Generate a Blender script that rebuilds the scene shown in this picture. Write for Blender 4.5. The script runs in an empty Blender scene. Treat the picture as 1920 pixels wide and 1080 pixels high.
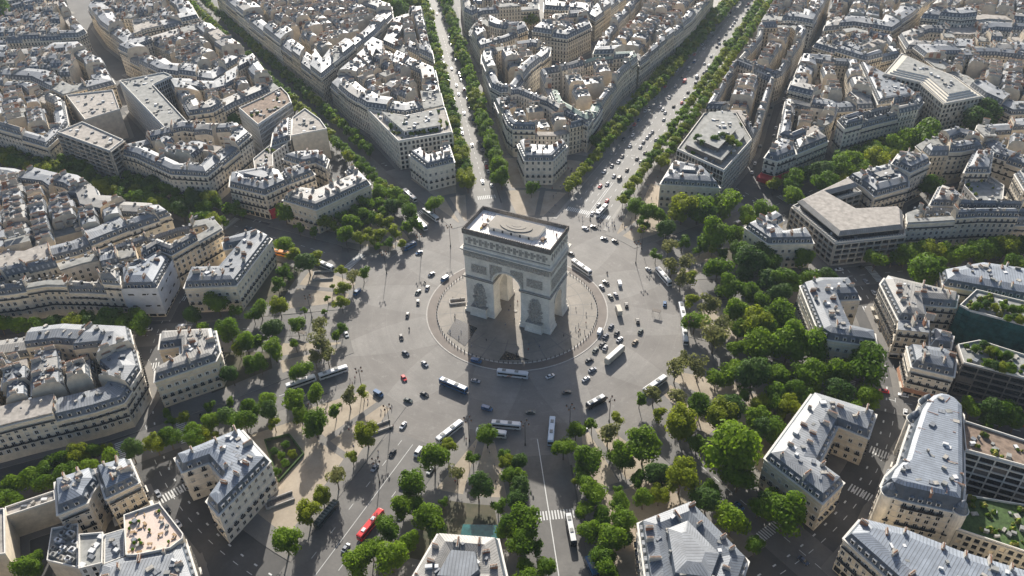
import bpy, bmesh, math, random
from mathutils import Vector, Matrix, noise
R=math.radians
random.seed(7)
S=bpy.context.scene; COL=S.collection
# ---------------------------------------------------------------- camera, sky, sun, exposure
CAM=Vector((139.95,-289.44,258.22)); YAW,PIT,ROL=-0.4574,0.6505,-0.0242
F=Vector((math.sin(YAW)*math.cos(PIT),math.cos(YAW)*math.cos(PIT),-math.sin(PIT)))
R0=Vector((math.cos(YAW),-math.sin(YAW),0)); U0=R0.cross(F)
RX=R0*math.cos(ROL)+U0*math.sin(ROL); UX=U0*math.cos(ROL)-R0*math.sin(ROL)
cd=bpy.data.cameras.new('camera'); cam=bpy.data.objects.new('camera',cd); COL.objects.link(cam)
cd.sensor_width=36; cd.lens=1523.3/1920*36; cd.clip_start=1; cd.clip_end=8000
m=Matrix.Identity(4)
for i in range(3): m[i][0]=RX[i]; m[i][1]=UX[i]; m[i][2]=-F[i]; m[i][3]=CAM[i]
cam.matrix_world=m; S.camera=cam
SUN_AZ,SUN_EL=-28.0,27.0
w=bpy.data.worlds.new('World'); S.world=w; w.use_nodes=True
nt=w.node_tree; bg=nt.nodes['Background']; sky=nt.nodes.new('ShaderNodeTexSky'); sky.sky_type='NISHITA'
sky.sun_disc=False; sky.sun_elevation=R(SUN_EL); sky.sun_rotation=R(SUN_AZ); sky.air_density=0.85; sky.dust_density=2.6
nt.links.new(sky.outputs[0],bg.inputs[0]); bg.inputs[1].default_value=0.085
sl=bpy.data.lights.new('sun','SUN'); sl.energy=5.0; sl.angle=R(0.5); sl.color=(1,.95,.87)
so=bpy.data.objects.new('sun',sl); COL.objects.link(so)
sd=Vector((math.sin(R(SUN_AZ))*math.cos(R(SUN_EL)),math.cos(R(SUN_AZ))*math.cos(R(SUN_EL)),math.sin(R(SUN_EL))))
so.rotation_euler=sd.to_track_quat('Z','Y').to_euler(); so.location=(0,0,400)
vs=S.view_settings; vs.view_transform='Standard'; vs.look='None'; vs.gamma=1; vs.exposure=0.92
S.cycles.max_bounces=5; S.cycles.diffuse_bounces=3; S.cycles.glossy_bounces=2; S.cycles.transmission_bounces=2; S.cycles.volume_bounces=0; S.cycles.transparent_max_bounces=4
S.cycles.caustics_reflective=False; S.cycles.caustics_refractive=False

# ---------------------------------------------------------------- materials
MAT={}
class NT:
    def __init__(s,name):
        s.m=bpy.data.materials.new(name); s.m.use_nodes=True; s.t=s.m.node_tree; s.b=s.t.nodes['Principled BSDF']; MAT[name]=s.m
    def n(s,k,**kw):
        x=s.t.nodes.new('ShaderNode'+k)
        for a,b in kw.items(): setattr(x,a,b)
        return x
    def l(s,a,b): s.t.links.new(a,b)
    def math(s,op,a,b=None,c=None):
        x=s.n('Math',operation=op)
        for i,v in enumerate((a,b,c)):
            if v is None: continue
            if isinstance(v,(int,float)): x.inputs[i].default_value=v
            else: s.l(v,x.inputs[i])
        return x.outputs[0]
    def mix(s,f,a,b,mode='MIX'):
        x=s.n('Mix',data_type='RGBA',blend_type=mode)
        for i,v in ((0,f),(6,a),(7,b)):
            if isinstance(v,(int,float)): x.inputs[i].default_value=v
            elif isinstance(v,tuple): x.inputs[i].default_value=(*v,1)
            else: s.l(v,x.inputs[i])
        return x.outputs[2]
    def noise(s,scale,vec=None,detail=3,rough=.6):
        x=s.n('TexNoise'); x.inputs['Scale'].default_value=scale; x.inputs['Detail'].default_value=detail; x.inputs['Roughness'].default_value=rough
        if vec is not None: s.l(vec,x.inputs['Vector'])
        return x.outputs[0]
    def pos(s): return s.n('NewGeometry').outputs['Position']
    def uv(s): return s.n('UVMap').outputs[0]
    def sep(s,v):
        x=s.n('SeparateXYZ'); s.l(v,x.inputs[0]); return x.outputs
    def ramp(s,f,a,b):
        x=s.n('MapRange'); s.l(f,x.inputs[0]); x.inputs[1].default_value=a; x.inputs[2].default_value=b; return x.outputs[0]
    def col(s,c): s.l(c,s.b.inputs['Base Color'])
def sc(c,k): return tuple(min(1,x*k) for x in c)
def plain(name,c,rough=.7,metal=0,nz=.25,nscale=1.5,spec=.3):
    t=NT(name); p=t.pos(); n=t.noise(nscale,p,4); f=t.ramp(n,.3,.7)
    t.col(t.mix(f,sc(c,1-nz),sc(c,1+nz))); t.b.inputs['Roughness'].default_value=rough; t.b.inputs['Metallic'].default_value=metal
    t.b.inputs['Specular IOR Level'].default_value=spec; return t
def wallmat(name,c,win=False,fh=3.25,fw=2.6):
    t=NT(name); p=t.pos(); u=t.sep(t.uv())
    n1=t.noise(.35,p,5); n2=t.noise(2.5,p,3)
    c1=t.mix(t.ramp(n1,.3,.75),sc(c,.72),sc(c,1.12)); c1=t.mix(t.math('MULTIPLY',t.ramp(n2,.35,.7),.25),c1,sc(c,.6))
    # masonry courses
    fr=t.math('FRACT',t.math('MULTIPLY',u[1],1/.55)); c1=t.mix(t.math('MULTIPLY',t.math('LESS_THAN',fr,.12),.22),c1,sc(c,.45))
    if win:
        uu=t.math('MULTIPLY',u[0],1/fw); vv=t.math('MULTIPLY',u[1],1/fh)
        fu=t.math('FRACT',uu); fv=t.math('FRACT',vv)
        a=t.math('MULTIPLY',t.math('GREATER_THAN',fu,.3),t.math('LESS_THAN',fu,.7)); b=t.math('MULTIPLY',t.math('GREATER_THAN',fv,.16),t.math('LESS_THAN',fv,.8))
        msk=t.math('MULTIPLY',a,b)
        a2=t.math('MULTIPLY',t.math('GREATER_THAN',fu,.22),t.math('LESS_THAN',fu,.78)); b2=t.math('MULTIPLY',t.math('GREATER_THAN',fv,.1),t.math('LESS_THAN',fv,.88))
        c1=t.mix(t.math('MULTIPLY',t.math('MULTIPLY',a2,b2),.5),c1,sc(c,1.25))
        wn=t.n('TexWhiteNoise',noise_dimensions='2D'); cb=t.n('CombineXYZ'); t.l(t.math('FLOOR',uu),cb.inputs[0]); t.l(t.math('FLOOR',vv),cb.inputs[1]); t.l(cb.outputs[0],wn.inputs['Vector'])
        dark=t.mix(t.ramp(wn.outputs[0],.55,1.0),(.015,.018,.022),(.22,.21,.19))
        c1=t.mix(msk,c1,dark)
        bal=t.math('LESS_THAN',fv,.13); row=t.math('FLOOR',vv); sel=t.math('MAXIMUM',t.math('COMPARE',row,2,.1),t.math('COMPARE',row,5,.1))
        c1=t.mix(t.math('MULTIPLY',bal,t.math('MULTIPLY',sel,.85)),c1,(.02,.02,.022))
        t.l(t.math('SUBTRACT',.8,t.math('MULTIPLY',msk,.6)),t.b.inputs['Roughness'])
    else: t.b.inputs['Roughness'].default_value=.85
    t.col(c1); return t
WT=[(.73,.61,.44),(.78,.68,.52),(.68,.585,.44),(.80,.73,.61),(.72,.64,.52)]
for i,c in enumerate(WT): wallmat('wall%d'%i,c); wallmat('wallw%d'%i,c,True)
wallmat('gable',(.70,.60,.46)); wallmat('officew',(.62,.57,.49),True,3.4,3.2); wallmat('whitew',(.68,.66,.62),True,3.3,3.0)
def zinc(name,c):
    t=NT(name); p=t.pos(); u=t.sep(t.uv())
    n1=t.noise(.25,p,4); n2=t.noise(1.7,p,3); c1=t.mix(t.ramp(n1,.3,.7),sc(c,.75),sc(c,1.15)); c1=t.mix(t.math('MULTIPLY',t.ramp(n2,.45,.75),.35),c1,sc(c,.6))
    wn=t.n('TexWhiteNoise',noise_dimensions='2D'); cb=t.n('CombineXYZ'); t.l(t.math('FLOOR',t.math('MULTIPLY',u[0],1/2.4)),cb.inputs[0]); t.l(t.math('FLOOR',t.math('MULTIPLY',u[1],1/4.)),cb.inputs[1]); t.l(cb.outputs[0],wn.inputs['Vector'])
    c1=t.mix(t.math('MULTIPLY',wn.outputs[0],.28),c1,sc(c,.55))
    fr=t.math('FRACT',t.math('MULTIPLY',u[0],1/1.15)); seam=t.math('LESS_THAN',fr,.24)
    c1=t.mix(t.math('MULTIPLY',seam,.65),c1,sc(c,.35))
    bp=t.n('Bump'); bp.inputs['Strength'].default_value=.5; bp.inputs['Distance'].default_value=.1; t.l(seam,bp.inputs['Height']); t.l(bp.outputs[0],t.b.inputs['Normal'])
    t.col(c1); t.b.inputs['Metallic'].default_value=.0; t.b.inputs['Specular IOR Level'].default_value=.35; t.b.inputs['Roughness'].default_value=.55; return t
for i,c in enumerate([(.27,.285,.30),(.21,.225,.245),(.285,.275,.255),(.17,.19,.215)]): zinc('zinc%d'%i,c)
zinc('zincb',(.24,.27,.31)); zinc('zincw',(.50,.51,.52)); zinc('copper',(.26,.34,.28))
def slate(name,c):
    t=NT(name); p=t.pos(); u=t.sep(t.uv()); n1=t.noise(.5,p,4)
    c1=t.mix(t.ramp(n1,.3,.7),sc(c,.7),sc(c,1.3)); fr=t.math('FRACT',t.math('MULTIPLY',u[1],1/.35)); c1=t.mix(t.math('MULTIPLY',t.math('LESS_THAN',fr,.2),.4),c1,sc(c,.4))
    t.col(c1); t.b.inputs['Roughness'].default_value=.45; return t
def slatew(name,c):
    t=slate(name,c); u=t.sep(t.uv()); fu=t.math('FRACT',t.math('MULTIPLY',u[0],1/2.9)); msk=t.math('MULTIPLY',t.math('GREATER_THAN',fu,.3),t.math('LESS_THAN',fu,.62))
    m2=t.math('MULTIPLY',msk,t.math('MULTIPLY',t.math('GREATER_THAN',u[1],.6),t.math('LESS_THAN',u[1],2.2)))
    src=t.b.inputs['Base Color'].links[0].from_socket; t.col(t.mix(m2,src,(.33,.33,.33)))
for i,c in enumerate([(.075,.095,.12),(.10,.115,.13),(.06,.075,.095)]): slate('slate%d'%i,c); slatew('slatew%d'%i,c)
plain('flatroof',(.30,.275,.245),.9,nz=.3,nscale=.4); plain('flatgrey',(.24,.24,.225),.9,nz=.3,nscale=.3); plain('flatbrown',(.19,.14,.105),.9,nz=.4,nscale=.5)
plain('cream',(.52,.48,.40),.8,nz=.12,nscale=.6); plain('white',(.56,.56,.55),.6,nz=.08); plain('terrace',(.55,.45,.38),.85,nz=.1)
plain('brick',(.30,.15,.09),.9); plain('pot',(.34,.18,.11),.9); plain('render',(.42,.39,.34),.9,nz=.2)
plain('glass',(.02,.024,.028),.12,nz=.5,spec=.6); plain('frame',(.62,.59,.53),.6,nz=.1); plain('iron',(.02,.02,.022),.5); plain('bark',(.12,.095,.07),.95)
plain('kerb',(.36,.34,.31),.85); plain('paint',(.52,.52,.50),.7,nz=.2,nscale=2.5); plain('hedge',(.05,.085,.025),.9,nz=.5,nscale=1.2); plain('yellowshrub',(.20,.19,.03),.9,nz=.5,nscale=1)
plain('teal',(.02,.09,.085),.15,nz=.5,nscale=.3,spec=.7); plain('stonedark',(.16,.14,.12),.9); plain('wood',(.30,.20,.11),.8); plain('red',(.42,.02,.025),.7,nz=.15); plain('yellow',(.65,.55,.08),.7)
plain('tarp',(.52,.54,.57),.7,nz=.12,nscale=.25)
# tarpaulin mesh sheets with seams
t=MAT['tarp']
# arch stone
t=NT('archstone'); p=t.pos(); u=t.sep(p); n1=t.noise(.18,p,6); n2=t.noise(1.2,p,4); c=(.78,.73,.635)
c1=t.mix(t.ramp(n1,.3,.7),sc(c,.75),sc(c,1.12)); c1=t.mix(t.math('MULTIPLY',t.ramp(n2,.45,.75),.35),c1,sc(c,.55))
fr=t.math('FRACT',t.math('MULTIPLY',u[2],1/1.05)); c1=t.mix(t.math('MULTIPLY',t.math('LESS_THAN',fr,.06),.35),c1,sc(c,.4)); t.col(c1); t.b.inputs['Roughness'].default_value=.85
bp=t.n('Bump'); bp.inputs['Strength'].default_value=.4; bp.inputs['Distance'].default_value=.08; t.l(n2,bp.inputs['Height']); t.l(bp.outputs[0],t.b.inputs['Normal'])
t=NT('relief'); p=t.pos(); n=t.noise(1.6,p,6,.7); c=(.47,.43,.37); t.col(t.mix(t.ramp(n,.35,.65),sc(c,.5),sc(c,1.2))); t.b.inputs['Roughness'].default_value=.9
plain('archroof',(.78,.75,.70),.7,nz=.08,nscale=.4); plain('darktrim',(.15,.135,.12),.9,nz=.4,nscale=.8); plain('cornicestone',(.32,.30,.265),.85,nz=.35,nscale=.9)  # dark brown for the stained parapet, and a darker tone for cornice bands
# road setts of the circle, with the darker star points laid into them
t=NT('setts'); p=t.pos(); x=t.sep(p); n1=t.noise(.045,p,6,.65); n2=t.noise(.6,p,4); n3=t.noise(6,p,2)
c1=t.mix(t.ramp(n1,.33,.67),(.140,.132,.120),(.245,.232,.21)); c1=t.mix(t.math('MULTIPLY',t.ramp(n2,.4,.75),.35),c1,(.15,.14,.13)); c1=t.mix(t.math('MULTIPLY',n3,.25),c1,(.27,.25,.23))
ang=t.math('MULTIPLY',t.math('ARCTAN2',x[0],x[1]),12/(2*math.pi)); tri=t.math('MULTIPLY',t.math('ABSOLUTE',t.math('SUBTRACT',t.math('FRACT',t.math('ADD',ang,.5)),.5)),2)
rr=t.math('SQRT',t.math('ADD',t.math('MULTIPLY',x[0],x[0]),t.math('MULTIPLY',x[1],x[1])))
star=t.math('LESS_THAN',tri,t.math('MULTIPLY',t.math('SUBTRACT',rr,44),1/55)); c1=t.mix(t.math('MULTIPLY',star,.26),c1,(.075,.062,.054))
cbp=t.n('CombineXYZ'); t.l(t.math('MULTIPLY',ang,.5),cbp.inputs[0]); t.l(t.math('MULTIPLY',rr,.35),cbp.inputs[1]); tn=t.noise(1.0,cbp.outputs[0],4,.6); c1=t.mix(t.math('MULTIPLY',t.ramp(tn,.5,.72),.22),c1,(.105,.098,.09))
n5=t.noise(.22,p,5,.75); c1=t.mix(t.math('MULTIPLY',t.ramp(n5,.56,.7),.5),c1,(.30,.285,.26))
lane=t.math('LESS_THAN',t.math('FRACT',t.math('MULTIPLY',rr,1/7.3)),.05); c1=t.mix(t.math('MULTIPLY',lane,.08),c1,(.36,.35,.33))
vr=t.n('TexVoronoi'); vr.inputs['Scale'].default_value=.06; t.l(p,vr.inputs['Vector']); vs2=t.n('SeparateColor'); t.l(vr.outputs['Color'],vs2.inputs[0]); c1=t.mix(t.math('MULTIPLY',vs2.outputs[0],.12),c1,(.30,.285,.26)); n7=t.noise(1.6,p,3,.8); c1=t.mix(t.math('MULTIPLY',t.ramp(n7,.35,.75),.32),c1,(.09,.083,.075))
t.col(c1); t.b.inputs['Roughness'].default_value=.75; t.b.inputs['Specular IOR Level'].default_value=.2
def groundmat(name,a,b,s1=.06,rough=.8,crack=True):
    t=NT(name); p=t.pos(); n1=t.noise(s1,p,6,.65); n2=t.noise(.8,p,4); c1=t.mix(t.ramp(n1,.35,.65),a,b); c1=t.mix(t.math('MULTIPLY',t.ramp(n2,.4,.75),.3),c1,sc(a,.7))
    vr=t.n('TexVoronoi'); vr.inputs['Scale'].default_value=.11; t.l(p,vr.inputs['Vector']); sp=t.n('SeparateColor'); t.l(vr.outputs['Color'],sp.inputs[0]); c1=t.mix(t.math('MULTIPLY',sp.outputs[0],.22),c1,sc(b,1.1))
    t.col(c1); t.b.inputs['Roughness'].default_value=rough
groundmat('asphalt',(.04,.039,.038),(.075,.072,.068)); groundmat('avenue',(.078,.074,.069),(.14,.132,.121)); groundmat('champs',(.14,.134,.123),(.21,.20,.183))
groundmat('champspave',(.19,.18,.163),(.28,.265,.24)); groundmat('pavement',(.11,.103,.093),(.175,.163,.146)); groundmat('sand',(.26,.215,.16),(.36,.305,.235),.12,.95); groundmat('plaza',(.15,.134,.11),(.225,.20,.168),.09); groundmat('ringstone',(.10,.082,.068),(.145,.12,.10),.2); groundmat('earth',(.05,.055,.03),(.10,.085,.055),.2,.95)
# foliage
def leaf(name,a,b,tr):
    t=NT(name); p=t.pos(); oi=t.n('ObjectInfo').outputs['Random']; n=t.noise(.35,p,4,.7); f=t.math('ADD',t.math('MULTIPLY',t.ramp(n,.3,.7),.6),t.math('MULTIPLY',oi,.4))
    c1=t.mix(f,a,b); t.col(c1); t.b.inputs['Roughness'].default_value=.55; t.b.inputs['Specular IOR Level'].default_value=.08
    ts=t.n('BsdfTranslucent'); c2=t.mix(f,sc(a,1.5),sc(b,1.6)); t.l(c2,ts.inputs[0]); mx=t.n('MixShader'); mx.inputs[0].default_value=tr
    o=t.t.nodes['Material Output']; t.l(t.b.outputs[0],mx.inputs[1]); t.l(ts.outputs[0],mx.inputs[2]); t.l(mx.outputs[0],o.inputs[0])
leaf('leaf4',(.03,.075,.012),(.085,.14,.025),.42); leaf('leaf3',(.12,.16,.008),(.23,.26,.012),.5); leaf('leaf0',(.06,.125,.006),(.17,.25,.012),.52); leaf('leaf1',(.10,.115,.035),(.19,.19,.06),.5); leaf('leaf2',(.042,.10,.006),(.125,.20,.010),.48)
CC={'k':(.012,.013,.015),'n':(.02,.035,.07),'g':(.03,.05,.045),'s':(.30,.31,.33),'w':(.62,.62,.62),'r':(.55,.025,.025),'b':(.03,.10,.22),'y':(.45,.42,.30),'e':(.28,.22,.15),'o':(.55,.20,.02),'lb':(.40,.50,.60)}
for k,c in CC.items():
    t=plain('car_'+k,c,.28,nz=.04,spec=.5); t.b.inputs['Coat Weight'].default_value=.4
plain('tyre',(.02,.02,.02),.9); plain('lamp',(.7,.7,.65),.3); plain('tail',(.35,.02,.02),.4); plain('skin',(.45,.28,.2),.7)
for i,c in enumerate([(.03,.03,.04),(.5,.5,.48),(.10,.13,.25),(.35,.08,.07),(.16,.14,.12)]): plain('cloth%d'%i,c,.9)

# ---------------------------------------------------------------- mesh builder
class MB:
    def __init__(s): s.v=[]; s.f=[]; s.u=[]; s.m=[]; s.k=[]
    def mi(s,k):
        if k not in s.k: s.k.append(k)
        return s.k.index(k)
    def face(s,pts,k,uv=None):
        b=len(s.v); s.v+= [tuple(p) for p in pts]; s.f.append(list(range(b,b+len(pts)))); s.m.append(s.mi(k))
        s.u.append(uv or [(p[0],p[1]) for p in pts])
    def quadwall(s,a,b,z0,z1,k,u0=0.,a2=None,b2=None):
        L=(Vector(b[:2])-Vector(a[:2])).length; a2=a2 or a; b2=b2 or b
        h=z1-z0
        s.face([(a[0],a[1],z0),(b[0],b[1],z0),(b2[0],b2[1],z1),(a2[0],a2[1],z1)],k,[(u0,z0),(u0+L,z0),(u0+L,z1),(u0,z1)] if a2 is a else [(u0,0),(u0+L,0),(u0+L,h),(u0,h)])
        return u0+L
    def box(s,c,d,k,rz=0.,top=None):
        x,y,z=d[0]/2,d[1]/2,d[2]/2; M=Matrix.Rotation(rz,3,'Z'); c=Vector(c)
        P=[c+M@Vector((sx*x,sy*y,sz*z)) for sz in(-1,1) for sx,sy in((-1,-1),(1,-1),(1,1),(-1,1))]
        U=lambda a,b:[(0,0),(a,0),(a,b),(0,b)]
        for f,kk,uv in (((3,2,1,0),k,U(d[0],d[1])),((4,5,6,7),top or k,U(d[0],d[1])),((0,1,5,4),k,U(d[0],d[2])),((1,2,6,5),k,U(d[1],d[2])),((2,3,7,6),k,U(d[0],d[2])),((3,0,4,7),k,U(d[1],d[2]))):
            s.face([P[i] for i in f],kk,uv)
    def prism(s,poly,z0,z1,k,top=None,bottom=False):
        u=0
        for i in range(len(poly)):
            u=s.quadwall(poly[i],poly[(i+1)%len(poly)],z0,z1,k,u)
        s.cap(poly,z1,top or k)
        if bottom: s.face([(p[0],p[1],z0) for p in poly][::-1],k)
    def cap(s,poly,z,k):
        a=max(range(len(poly)),key=lambda i:(Vector(poly[i])-Vector(poly[i-1])).length); e=(Vector(poly[a])-Vector(poly[a-1])).normalized()
        s.face([(p[0],p[1],z) for p in poly],k,[(p[0]*e.x+p[1]*e.y,-p[0]*e.y+p[1]*e.x) for p in poly])
    def cyl(s,a,b,r0,r1,k,n=6,cap=True):
        a=Vector(a);b=Vector(b);d=(b-a).normalized(); x=d.orthogonal().normalized(); y=d.cross(x)
        A=[a+(x*math.cos(t)+y*math.sin(t))*r0 for t in (2*math.pi*i/n for i in range(n))]; B=[b+(x*math.cos(t)+y*math.sin(t))*r1 for t in (2*math.pi*i/n for i in range(n))]
        for i in range(n): s.face([A[i],A[(i+1)%n],B[(i+1)%n],B[i]],k)
        if cap: s.face(B,k); s.face(A[::-1],k)
    def ico(s,c,r,k,sub=1,jit=0.):
        V,Fc=ICO(sub); c=Vector(c); r=r if hasattr(r,'__len__') else (r,r,r)
        P=[c+Vector((v.x*r[0],v.y*r[1],v.z*r[2]))*(1+random.uniform(-jit,jit)) for v in V]
        for f in Fc: s.face([P[i] for i in f],k)
    def add(s,o,M=None):
        b=len(s.v); s.v+=[tuple(M@Vector(p)) for p in o.v] if M else o.v; s.f+=[[i+b for i in f] for f in o.f]; s.u+=o.u
        mm=[s.mi(k) for k in o.k]; s.m+=[mm[i] for i in o.m]
    def mesh(s,name,org=None,smooth=False):
        me=bpy.data.meshes.new(name); v=s.v
        if org is not None: v=[(p[0]-org[0],p[1]-org[1],p[2]-org[2]) for p in v]
        me.from_pydata(v,[],s.f)
        for k in s.k: me.materials.append(MAT[k])
        me.polygons.foreach_set('material_index',s.m)
        uv=me.uv_layers.new(name='UVMap'); fl=[]
        for q in s.u:
            for a in q: fl+= [a[0],a[1]]
        uv.data.foreach_set('uv',fl)
        if smooth: me.polygons.foreach_set('use_smooth',[True]*len(s.f))
        me.update(); return me
_ico={}
def ICO(sub):
    if sub not in _ico:
        bm=bmesh.new(); bmesh.ops.create_icosphere(bm,subdivisions=sub,radius=1); _ico[sub]=([v.co.copy() for v in bm.verts],[[v.index for v in f.verts] for f in bm.faces]); bm.free()
    return _ico[sub]
def link(name,data,parent=None,loc=(0,0,0),rz=0.,scale=None):
    o=bpy.data.objects.new(name,data); COL.objects.link(o); o.location=loc
    if rz: o.rotation_euler=(0,0,rz)
    if scale: o.scale=scale
    if parent: o.parent=parent
    return o
def empty(name,loc,label,cat,group=None,rz=0.):
    o=link(name,None,None,loc,rz); o.empty_display_size=.5; tag(o,label,cat,group); return o
def tag(o,label,cat,group=None):
    o['label']=label; o['category']=cat
    if group: o['group']=group
    return o
def struct(name,mb,smooth=False):
    o=link(name,mb.mesh(name,smooth=smooth)); o['kind']='structure'; return o
def part(name,mb,root,smooth=False):
    return link(name,mb.mesh(name,tuple(root.location),smooth),root)
# ---------------------------------------------------------------- polygon tools
def area(P): return sum(P[i-1][0]*P[i][1]-P[i][0]*P[i-1][1] for i in range(len(P)))/2
def ccw(P): return list(P) if area(P)>0 else list(P)[::-1]
def offset(P,d):
    """inward offset of a ccw polygon; None when it collapses"""
    n=len(P); out=[]
    for i in range(n):
        p0,p1,p2=Vector(P[i-1]),Vector(P[i]),Vector(P[(i+1)%n]); a=(p1-p0).normalized(); b=(p2-p1).normalized()
        na=Vector((-a.y,a.x)); nb=Vector((-b.y,b.x)); s=na+nb; L=s.length
        if L<.3: return None
        s/=L; c=s.dot(na); c=max(c,.45); out.append(p1+s*(d/c))
    for i in range(n):
        if (out[i]-out[i-1]).dot(Vector(P[i])-Vector(P[i-1]))<=0: return None
    if area(out)<4: return None
    for i in range(n):
        for j in range(i+2,n):
            if i==0 and j==n-1: continue
            if cross(out[i],out[(i+1)%n],out[j],out[(j+1)%n]): return None
    return [tuple(q) for q in out]
def cross(a,b,c,d):
    o=lambda p,q,r:(q[0]-p[0])*(r[1]-p[1])-(q[1]-p[1])*(r[0]-p[0])
    return o(a,b,c)*o(a,b,d)<0 and o(c,d,a)*o(c,d,b)<0
def inside(P,q):
    c=False
    for i in range(len(P)):
        a,b=P[i-1],P[i]
        if (a[1]>q[1])!=(b[1]>q[1]) and q[0]<(b[0]-a[0])*(q[1]-a[1])/(b[1]-a[1])+a[0]: c=not c
    return c
def pdist(P,q):
    q=Vector(q); best=1e9
    for i in range(len(P)):
        a,b=Vector(P[i-1]),Vector(P[i]); t=max(0,min(1,(q-a).dot(b-a)/max((b-a).length_squared,1e-6))); best=min(best,(a+(b-a)*t-q).length)
    return best
def cen(P): return (sum(p[0] for p in P)/len(P),sum(p[1] for p in P)/len(P))
def proj(x,y,z=0.):
    d=Vector((x,y,z))-CAM; k=d.dot(F)
    if k<1: return (9e9,9e9,1)
    return (960+1523.3*d.dot(RX)/k,540-1523.3*d.dot(UX)/k,k)
def facing(a,b):
    """does the outward side of ccw edge a-b face the camera (with some margin)"""
    e=Vector(b)-Vector(a); n=Vector((e.y,-e.x)).normalized(); d=(Vector(CAM[:2])-(Vector(a)+Vector(b))/2).normalized(); return n.dot(d)>-.12
def ordn(i): return '%d%s'%(i,'th' if 10<=i%100<=20 else {1:'st',2:'nd',3:'rd'}.get(i%10,'th'))
AV=[(0,'the widest avenue'),(33,'the red-awning avenue'),(57,'the grey-office avenue'),(87,'the teal-office avenue'),(119,'the corner-crossing avenue'),(149,'the zebra-crossing avenue'),(180,'the red-bus avenue'),(215.5,'the green-kiosk avenue'),(239.5,'the tarpaulin avenue'),(271,'the darkest avenue'),(301.7,'the shaded-upper avenue'),(325.3,'the white-road avenue')]
def sector(x,y):
    b=math.degrees(math.atan2(x,y))%360; r=math.hypot(x,y); i=max(j for j in range(12) if AV[j][0]<=b); return i,b,r
def between(i): return AV[i][1].replace('the ','').replace(' avenue','')+' and '+AV[(i+1)%12][1].replace('the ','')+'s'
HAZE=.00005
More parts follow.
